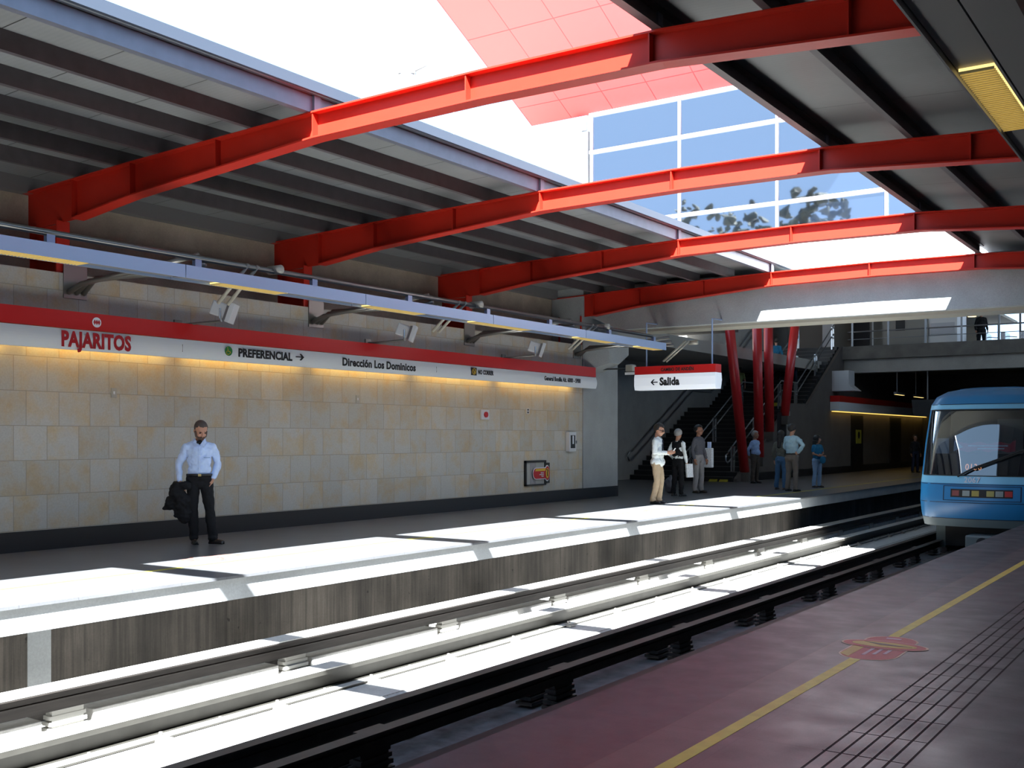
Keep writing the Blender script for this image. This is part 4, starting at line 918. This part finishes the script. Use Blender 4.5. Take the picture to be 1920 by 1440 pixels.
def person(loc, facing, H, label, shirt, pants, shoes='shoe', hair='hair_dark', skin='skin', arms=None, legs=None, head=(0, 0), sleeve='long', style='short', vox=.012,
           belly=0., group='people waiting on the far platform', collar=None, belt=None, build=1.0, lean=0., jacket=False, extra=None, skirt=False):
    root = empty('person', loc, label, 'person', group)
    root.rotation_euler = (0, 0, THETA + facing); sc = H / 1.75; root.scale = (sc, sc, sc)
    A = {'L': [(.185, .0, 1.425), (.245, .02, 1.14), (.25, -.05, .90)], 'R': [(-.185, 0, 1.425), (-.245, .02, 1.14), (-.25, -.05, .90)], 'Lh': None, 'Rh': None}
    if arms: A.update(arms)
    G = {'L': [(.095, 0, .92), (.115, -.01, .50), (.13, .03, .085)], 'R': [(-.095, 0, .92), (-.115, -.01, .50), (-.13, .03, .085)], 'Lt': .15, 'Rt': -.15}
    if legs: G.update(legs)
    b = build; hy = -lean * .5
    R = rotm(head[0], head[1]); hc = Vector((0, -.005 - lean * .3, 1.53))       # pivot at the top of the neck
    HS = 1.13
    def hp(x, y, z): return hc + R @ (Vector((x, y, z - 1.53)) * HS)
    s = MB()
    s.ell(hp(0, .012, 1.665), (.087, .109, .099), R, 3); s.ell(hp(0, -.02, 1.60), (.070, .085, .085), R, 3); s.ell(hp(0, -.045, 1.555), (.048, .052, .041), R)
    s.ell(hp(0, -.102, 1.61), (.015, .025, .029), R); s.ell(hp(0, -.098, 1.628), (.011, .016, .034), R); s.ell(hp(0, -.085, 1.572), (.026, .014, .010), R)
    s.ell(hp(0, -.078, 1.662), (.05, .018, .014), R)
    for k in (-1, 1): s.ell(hp(.077 * k, .012, 1.618), (.012, .02, .032), R); s.ell(hp(.035 * k, -.07, 1.60), (.024, .02, .02), R)
    s.cap(hc + Vector((0, .01, .02)), (0, .012 - lean * .2, 1.43), .052, .06)
    s.ell((0, .0 - lean * .15, 1.30), (.125 * b, .085 * b, .17)); s.ell((0, 0, 1.08), (.115 * b, .085 * b, .14)); s.ell((0, .01, .95), (.13 * b, .09 * b, .10))
    for k in 'LR':
        p0, p1, p2 = [Vector(q) for q in A[k]]; p0 = p0 + Vector((-.014 if k == 'L' else .014, 0, -.032)); s.cap(p0, p1, .044, .038); s.cap(p1, p2, .036, .025)
        s.cap((0, 0, 1.37), p0, .055, .042)
        # hand
        d = (p2 - p1).normalized(); hd = A[k + 'h']; cur = .55
        if hd: d = Vector(hd[0]).normalized(); cur = hd[1]
        side = Vector((0, 1, 0)) if abs(d.z) > .6 else Vector((0, 0, 1)); inn = d.cross(side).normalized()
        if (inn.x > 0) == (k == 'L'): inn = -inn
        side = inn.cross(d).normalized()
        if abs(d.z) > .6 and side.y > 0: side = -side
        pc = p2 + d * .05; s.cap(p2, pc + d * .01, .024, .026)
        ax = (d, side, inn); s.obb(pc, ax, (.042, .036, .012))
        for f_ in range(4):
            st = pc + d * .04 + side * (.027 - .018 * f_); L1 = (.04, .044, .041, .032)[f_]; q = st; dd = d.copy()
            for seg_ in range(3):
                dd = (dd * math.cos(cur * (.5 + .3 * seg_)) + inn * math.sin(cur * (.5 + .3 * seg_))).normalized(); q2 = q + dd * L1 * (1, .7, .5)[seg_]; s.cap(q, q2, .0085, .008); q = q2
        t0 = pc - d * .015 + side * .03; t1 = t0 + side * .028 + d * .025 + inn * .01; s.cap(t0, t1, .011, .0095); s.cap(t1, t1 + d * .028 + inn * .012, .0095, .008)
        h0, h1, h2 = [Vector(q) for q in G[k]]; s.cap(h0, h1, .072, .052); s.cap(h1, h2, .048, .034)
        ang = G[k + 't']; fd = Vector((math.sin(ang), -math.cos(ang), 0)); s.cap(h2 + Vector((0, 0, -.03)), h2 + fd * .13 + Vector((0, 0, -.05)), .035, .028)
    remesh(s, min(vox, .0095), 'body', M[skin], root, smooth_it=2)
    # shirt
    s = MB(); bw = b
    s.ell((0, -lean * .15, 1.335), (.168 * bw, .108 * bw, .135), None, 3); s.ell((0, -lean * .08, 1.20), (.163 * bw, .112 * bw + belly * .3, .17), None, 3); s.ell((0, -belly * .6, 1.06), (.158 * bw, .115 * bw + belly * .6, .13), None, 3); s.ell((0, 0, 1.01 if not jacket else .93), ((.150 if not jacket else .188) * bw, (.108 if not jacket else .145) * bw, .06 if not jacket else .13), None, 3)
    s.tube([(0, .008 - lean * .2, 1.42), (0, .010 - lean * .2, 1.475)], .085, 16, .066)
    for k in 'LR':
        p0, p1, p2 = [Vector(q) for q in A[k]]; p0 = p0 + Vector((-.012 if k == 'L' else .012, 0, -.025)); sx = 1 if k == 'L' else -1
        s.cap((0, 0, 1.385), p0, .08, .056 * bw); s.cap((0, .005, 1.435), p0 + Vector((-.03 * sx, 0, .02)), .055, .05); s.cap((.08 * sx, 0, 1.26), (.125 * sx * bw, 0, 1.345), .085, .07)
        if sleeve == 'long': s.cap(p0, p1, .058 * bw, .052); s.cap(p1, p1 + (p2 - p1) * .93, .052, .042)
        elif sleeve == 'short': s.cap(p0, p0 + (p1 - p0) * .6, .066 * bw, .062)
    remesh(s, vox, 'jacket' if jacket else 'shirt', M[shirt], root, folds=.016, fs=11, seed=H * 7)
    # trousers
    s = MB(); s.ell((0, .005, .955), (.165 * b, .122 * b, .095), None, 3); s.ell((0, .02, .88), (.155 * b, .118 * b, .09), None, 3)
    for k in 'LR':
        h0, h1, h2 = [Vector(q) for q in G[k]]; s.cap(h0 + Vector((0, .005, 0)), h1, .098 * b, .072); s.cap(h1, h2 + Vector((0, 0, .03)), .072, .066)
        s.ell(h2 + Vector((0, -.01, .0)), (.066, .078, .05))
    remesh(s, vox, 'trousers', M[pants], root, folds=.014, fs=9, seed=H * 3)
    for k in 'LR':
        h2 = Vector(G[k][2]); ang = G[k + 't']; fd = Vector((math.sin(ang), -math.cos(ang), 0)); rr = Matrix.Rotation(ang, 3, 'Z'); s = MB()
        base = Vector((h2.x, h2.y, 0)) + fd * .06
        s.ell(base + Vector((0, 0, .035)), (.045, .135, .035), rr, 3); s.ell(base - fd * .05 + Vector((0, 0, .06)), (.042, .07, .05), rr, 3); s.obb(base + Vector((0, 0, .01)), [rr @ Vector(a_) for a_ in ((1, 0, 0), (0, 1, 0), (0, 0, 1))], (.038, .12, .01))
        remesh(s, .011, 'shoe', M[shoes], root, smooth_it=2)
    # hair
    if style != 'bald':
        s = MB(); thick = {'buzz': .004, 'short': .016, 'long': .018, 'bob': .02}[style]
        bm = bmesh.new(); bmesh.ops.create_icosphere(bm, subdivisions=4, radius=1); vs = []; keep = {}
        cz = 1.665
        for v in bm.verts:
            x, y, z = v.co; lim = (.05 if y < -.5 else -.05 - .75 * (y + .5)) if style in ('buzz', 'short') else (.1 if y < -.45 else -1.2)
            if style == 'short' and y < -.3: lim = .38
            if style == 'buzz' and y < -.3: lim = .48 if y < -.55 else .2
            if z > lim: keep[v.index] = 1
        p_in = {}; out = []
        fsx = [f for f in bm.faces if all(v.index in keep for v in f.verts)]
        idx = {}; V = []
        for f in fsx:
            for v in f.verts:
                if v.index not in idx: idx[v.index] = len(V); V.append(hp(v.co.x * (.079 + thick), .012 + v.co.y * (.099 + thick), cz + v.co.z * (.090 + thick)))
        F = [tuple(idx[v.index] for v in f.verts) for f in fsx]; bm.free(); s.add(V, F)
        o = s.build('hair', M[hair], root, smooth=True); sol = o.modifiers.new('t', 'SOLIDIFY'); sol.thickness = .012; sol.offset = -1
        if style in ('long', 'bob'):
            s = MB(); Lh = .26 if style == 'long' else .12
            s.ell(hp(0, .045, 1.60), (.095, .075, .11), R, 3); s.cap(hp(0, .07, 1.58), hp(0, .09, 1.58 - Lh), .08, .06)
            for k in (-1, 1): s.cap(hp(.07 * k, .0, 1.66), hp(.08 * k, .02, 1.62 - Lh * .7), .03, .03)
            remesh(s, .012, 'hair_length', M[hair], root, folds=.01, fs=20)
    for k in (-1, 1): MB().ell(hp(.034 * k, -.083, 1.634), (.013, .007, .006), R).build('eye', M['shoe'] if vox > .01 else M['hair_dark'], root, smooth=True)
    if extra: extra(root, hp, R, A, G)
    if belt:
        mb_ = MB(); n_ = 28; mb_.add([(.168 * b * math.cos(2 * PI * i / n_), .004 + .128 * b * math.sin(2 * PI * i / n_), z) for z in (.975, 1.008) for i in range(n_)], [(i, (i + 1) % n_, n_ + (i + 1) % n_, n_ + i) for i in range(n_)])
        o = mb_.build('belt', M[belt], root, smooth=True); sol = o.modifiers.new('t', 'SOLIDIFY'); sol.thickness = .012; sol.offset = 1
        MB().box(-.022, .022, -.143 * b, -.133 * b, .974, 1.01).build('buckle', M['gold'], o, bevel=.003)
    return root

# 1 the man with a coat
def ex_man1(root, hp, R, A, G):
    s = MB(); s.ell(hp(0, -.040, 1.562), (.062, .070, .046), R, 3)
    for k in (-1, 1): s.cap(hp(.070 * k, -.010, 1.62), hp(.056 * k, -.042, 1.572), .018, .022)
    s.ell(hp(0, -.100, 1.588), (.034, .014, .010), R)
    remesh(s, .008, 'beard', M['beard'], root, smooth_it=2)
    for k in (-1, 1): MB().ell(hp(.034 * k, -.093, 1.652), (.019, .006, .004), R).build('eyebrow', M['hair_dark'], root)
    for k in (-1, 1):                              # collar leaves
        MB().add([(.008 * k, -.108, 1.425), (.062 * k, -.058, 1.505), (.080 * k, .01, 1.515), (.105 * k, -.055, 1.445), (.068 * k, -.120, 1.395)], [(0, 1, 2, 3, 4)] if k > 0 else [(4, 3, 2, 1, 0)]).build('collar', M['c_shirt'], root).modifiers.new('t', 'SOLIDIFY').thickness = .008
    MB().ell((0, -.068, 1.455), (.045, .03, .035)).build('undershirt', M['c_black'], root)
    for z in (1.36, 1.27, 1.18, 1.09): MB().ell((.0, -.118 - (.004 if z < 1.3 else 0), z), (.006, .004, .006)).build('button', M['white_paint'], root)
    MB().box(-.011, .011, -.124, -.112, 1.03, 1.40).build('placket', M['c_shirt'], root)
    MB().box(.055, .145, -.112, -.106, 1.235, 1.245).build('pocket_edge', M['c_blue'], root)
person(on_floor(374, 1020), .30, 1.74, 'bearded man with shaved head in a pale blue shirt and black trousers, looking down', 'c_shirt', 'c_black', hair='hair_buzz', style='buzz', head=(.52, .30), vox=.009, build=1.02,
       arms={'L': [(.195, .0, 1.42), (.265, .06, 1.15), (.185, -.03, .94)], 'Lh': ((-.35, -.15, -1), .5), 'R': [(-.195, 0, 1.42), (-.28, .04, 1.14), (-.27, -.06, .91)], 'Rh': ((.1, -.1, -1), 1.0)},
       legs={'L': [(.095, 0, .92), (.14, -.03, .50), (.185, -.02, .085)], 'R': [(-.09, 0, .92), (-.09, .0, .50), (-.075, .05, .085)], 'Lt': .95, 'Rt': .15}, belt='shoe', extra=ex_man1)
def held(name, root_loc, facing, H, fn, label, cat):
    e = empty(name, root_loc, label, cat); e.rotation_euler = (0, 0, THETA + facing); e.scale = (H / 1.75,) * 3; fn(e); return e
def coat(e):
    s = MB(); s.cap((-.29, -.08, .86), (-.17, -.12, .84), .055, .06); s.ell((-.30, -.05, .74), (.12, .10, .16), rotm(0, 0, -.25), 3); s.ell((-.37, .0, .60), (.10, .07, .12), rotm(0, 0, .5), 3)
    s.ell((-.22, -.06, .60), (.12, .08, .17), None, 3); s.ell((-.21, -.05, .45), (.10, .07, .15), None, 3); s.cap((-.42, .0, .60), (-.47, .02, .52), .05, .04); s.cap((-.3, -.04, .6), (-.32, -.02, .42), .05, .045)
    o = remesh(s, .011, 'cloth', M['c_black'], e, folds=.03, fs=10); 
held('folded_coat', on_floor(374, 1020), .30, 1.74, coat, 'black coat hanging from the hand of the man looking down', 'coat')
# 2 man in the white jacket, side view, looking at a phone
def ex_sun(root, hp, R, A, G):
    m_ = MB().obb(hp(0, -.092, 1.632), (R @ Vector((1, 0, 0)), R @ Vector((0, 1, 0)), R @ Vector((0, 0, 1))), (.06, .008, .015))
    for k in (-1, 1): m_.obb(hp(.068 * k, -.045, 1.636), (R @ Vector((1, 0, 0)), R @ Vector((0, 1, 0)), R @ Vector((0, 0, 1))), (.004, .05, .005))
    m_.build('sunglasses', M['black'], root)
    MB().box(-.03, .03, -.125, -.11, 1.1, 1.42).build('undershirt', M['c_navy'], root)
    for k in (-1, 1): MB().add([(.03 * k, -.10, 1.44), (.08 * k, -.04, 1.50), (.105 * k, .0, 1.48), (.11 * k, -.08, 1.38), (.045 * k, -.125, 1.33)], [(0, 1, 2, 3, 4)]).build('lapel', M['c_white'], root).modifiers.new('t', 'SOLIDIFY').thickness = .01
p2 = on_floor(1233, 949) * 1.036; p2.z = 0
person(p2, 1.15, 1.80, 'man in sunglasses, white jacket and beige trousers reading a phone', 'c_white', 'c_khaki', shoes='shoe', style='short', head=(.30, 0), vox=.011, jacket=True, build=1.08,
       arms={'L': [(.19, 0, 1.42), (.22, .0, 1.14), (.10, -.24, 1.12)], 'Lh': ((-.1, -1, .25), .6), 'R': [(-.19, 0, 1.42), (-.24, .0, 1.14), (-.10, -.24, 1.14)], 'Rh': ((.3, -1, .2), .8)}, extra=ex_sun,
       legs={'L': [(.09, 0, .92), (.11, -.05, .50), (.12, .02, .085)], 'R': [(-.09, 0, .92), (-.10, -.02, .50), (-.10, .08, .085)]})
def phone(e): MB().obb((.0, -.37, 1.19), (Vector((1, 0, 0)), Vector((0, .6, -.8)), Vector((0, .8, .6))), (.028, .06, .008)).build('case', M['white_paint'], e, bevel=.004)
held('phone', p2, 1.15, 1.80, phone, 'small white phone in the hands of the man in a white jacket', 'phone')
def newspaper(e):
    s = MB().add([(x, y, z) for z in (.45, .80) for x, y in ((-.05, -.22), (-.02, -.34), (.02, -.34), (.04, -.22))], [(0, 1, 5, 4), (1, 2, 6, 5), (2, 3, 7, 6), (3, 0, 4, 7), (0, 3, 2, 1), (4, 5, 6, 7)]); s.build('pages', M['paper'], e)
# 3 old man with vest and rucksack
p3 = on_floor(1271, 930)
def ex_vest(root, hp, R, A, G):
    s = MB(); s.ell((0, 0, 1.335), (.184, .128, .145), None, 3); s.ell((0, 0, 1.15), (.178, .133, .21), None, 3); s.cap((-.10, .0, 1.40), (.10, .0, 1.40), .088, .088); remesh(s, .012, 'vest', M['c_black'], root, folds=.01)
person(p3, 2.3, 1.70, 'grey-haired man in a black vest over a white shirt, seen from behind', 'c_white', 'c_black', hair='hair_grey', style='short', head=(.15, .3), extra=ex_vest,
       arms={'L': [(.185, .0, 1.42), (.25, .08, 1.15), (.20, -.1, .97)]})
held('newspaper', p3, 2.3, 1.70, lambda e: MB().obb((-.26, -.16, .68), (Vector((1, 0, 0)), Vector((0, 1, 0)), Vector((0, .1, 1))), (.02, .13, .18)).build('pages', M['paper'], e), 'folded newspaper beside the knees of the man in a white jacket', 'newspaper')
bagp = on_floor(1256, 925); 
s = MB(); s.ell((bagp.x, bagp.y, .22), (.16, .13, .22), None, 3); s.cap((bagp.x, bagp.y, .35), (bagp.x + .02, bagp.y, .46), .06, .04)
o = remesh(s, .014, 'bag', M['c_grey'], None, folds=.02); tag(o, 'dark grey bag standing on the floor behind the man in a white jacket', 'bag')
# 4 man in grey
p4 = on_floor(1310, 924)
person(p4, .75, 1.82, 'tall man in a grey sweater and light grey trousers beside the stairs', 'c_grey', 'c_lgrey', shoes='shoe_brown', skin='skin_tan', head=(0, .15), build=.98)
held('carrier_bag', p4, .75, 1.82, lambda e: (MB().obb((.33, -.06, .92), (Vector((1, 0, 0)), Vector((0, 1, 0)), Vector((.0, .0, 1))), (.05, .15, .26)).build('bag_body', M['paper'], e, bevel=.02), MB().obb((.33, -.1, 1.2), (Vector((1, 0, 0)), Vector((0, 1, 0)), Vector((.0, .0, 1))), (.02, .05, .14)).build('rolled_paper', M['c_shirt'], e)), 'white carrier bag under the arm of the tall man in grey', 'bag')
# 5 man in blue shirt
person(on_floor(1416, 906), .75, 1.70, 'grey-haired man in a light blue shirt and brown trousers at the stair wall', 'c_blue', 'c_brown', hair='hair_grey', skin='skin_tan', head=(0, .1), belly=.04, build=1.1,
       arms={'L': [(.185, 0, 1.42), (.24, .1, 1.15), (.14, .16, .95)], 'R': [(-.185, 0, 1.42), (-.25, .1, 1.15), (-.14, .16, .95)]})
# 6 woman in jeans with long hair
person(on_floor(1464, 918), 2.4, 1.68, 'woman with long dark hair and blue jeans behind the man in a pale shirt', 'c_pattern', 'c_jeans', shoes='shoe_brown', style='long', head=(.1, 0), build=.92)
# 7 man with pale shirt from behind
person(on_floor(1485, 921), 2.2, 1.86, 'big man in a pale cyan shirt and taupe trousers, hand on hip, seen from behind', 'c_cyan', 'c_taupe', style='short', head=(0, .2), build=1.15, belt='shoe', belly=.03,
       arms={'R': [(-.2, 0, 1.42), (-.42, .06, 1.22), (-.24, .05, 1.02)], 'Rh': ((1, .1, -.3), .6), 'L': [(.2, 0, 1.42), (.28, -.04, 1.15), (.20, -.2, 1.05)]})
# 8 woman in teal
p8 = on_floor(1532, 914)
person(p8, .55, 1.55, 'short woman in a teal top and light jeans with crossed arms', 'c_teal', 'c_ljeans', shoes='shoe_brown', hair='hair_dark', skin='skin_tan', style='bob', sleeve='short', head=(0, .9), build=1.08, belly=.03,
       arms={'L': [(.185, 0, 1.42), (.24, -.04, 1.16), (-.02, -.20, 1.10)], 'Lh': ((-1, -.1, 0), .3), 'R': [(-.185, 0, 1.42), (-.24, -.04, 1.15), (.04, -.22, 1.06)], 'Rh': ((1, -.1, .1), .3)})
held('handbag', p8, .55, 1.55, lambda e: MB().ell((.04, -.22, .95), (.13, .07, .13), None, 3).build('pouch', M['c_teal'], e, smooth=True), 'round teal bag hugged by the short woman in teal', 'bag')
# others
person(on_floor(1716, 886), .2, 1.6, 'person in dark clothes standing in the dark far beyond, left of the train', 'c_black', 'c_navy', vox=.02, skin='skin_tan')
person((-16.55, 40.3, ZL), 3.0, 1.65, 'person in an olive T-shirt and dark shorts on the stair landing', 'c_olive', 'c_navy', vox=.016, sleeve='short', group='people on the stairs')
person((-16.1, 43.2, slope(43.2) + .17), 3.0, 1.7, 'person in a dark teal shirt climbing the upper flight, left of the one in white', 'c_teal', 'c_navy', vox=.016, group='people on the stairs')
person((-15.1, 42.4, slope(42.4) + .17), 3.0, 1.65, 'person in a white top climbing the upper flight of stairs', 'c_white', 'c_navy', vox=.016, group='people on the stairs')
person((-9.77, 52, ZM), 0, 1.85, 'person silhouetted against the bright windows on the concourse', 'c_black', 'c_black', vox=.016, build=1.15, group='people on the concourse')

# ------------------------------------------------------------------ outside: street lamp, trees
d = ray(762, 140); t = 42; c = Vector((d.x * t, d.y * t, CAMH + d.z * t)); r = Vector((CT, ST, 0))
sl = empty('street_lamp', (c.x + 1.6 * CT, c.y + 1.6 * ST, 4.7), 'street lamp on a thin curved arm against the white sky', 'street lamp')
MB().ell(c + Vector((0, 0, -.05)), (.32, .2, .14), rotm(0, THETA), 3).build('lens', M['frost'], sl, smooth=True)
MB().obb(c + Vector((0, 0, .06)), (r, Vector((-ST, CT, 0)), Vector((0, 0, 1))), (.36, .18, .04)).cap(c + r * .1 + Vector((0, 0, .08)), c + r * .75 + Vector((0, 0, .36)), .10, .04).build('head', M['tray_dark'], sl)
MB().tube([c + r * .7 + Vector((0, 0, .38)), c + r * 1.1 + Vector((0, 0, .46)), c + r * 1.5 + Vector((0, 0, .44)), c + r * 1.75 + Vector((0, 0, .3)), c + r * 1.85 + Vector((0, 0, -.2)), Vector((c.x + r.x * 1.9, c.y + r.y * 1.9, 4.7))], .03).build('pole', M['white_paint'], sl, smooth=True)
shift_into(sl)
def tree(x, y, h, wd, lab):
    t = empty('tree', (x, y, 4.7), lab, 'tree', 'trees across the street behind the station')
    MB().tube([(0, 0, 0), (.2, .1, h * .4), (0, 0, h * .75)], .3, 8, .1).build('trunk', M['bark'], t)
    m_ = MB()
    for k in range(70):
        a_, rr, zz = random.random() * 6.28, random.random() ** .5 * wd, h * (.45 + .5 * random.random()); q = .22 + .45 * random.random()
        m_.ell((rr * math.cos(a_), rr * math.sin(a_), zz), (q * wd * .35, q * wd * .35, q * wd * .28), rotm(random.random(), random.random()), 2)
    o = m_.build('foliage', M['leaf'], t)
    for v in o.data.vertices: v.co += Vector((noise.noise(v.co * 1.7), noise.noise(v.co * 1.7 + Vector((9, 0, 0))), noise.noise(v.co * 1.7 + Vector((0, 9, 0))))) * .7
for i, (px_, top_y, yv, wd) in enumerate(((1300, 362, 96, 1.6), (1350, 372, 104, 1.3), (1402, 362, 96, 1.9), (1505, 338, 90, 2.0), (1552, 355, 97, 1.8), (1690, 405, 95, 1.2), (1610, 425, 96, 1.2))):
    d = ray(px_, top_y); t = yv / d.y; tree(d.x * t, 2 * YF - yv, CAMH + d.z * t - 4.7, wd, 'dusty dark tree reflected in the glass facade, %s from the left' % ('first', 'second', 'third', 'fourth', 'fifth', 'last', 'sixth')[i])
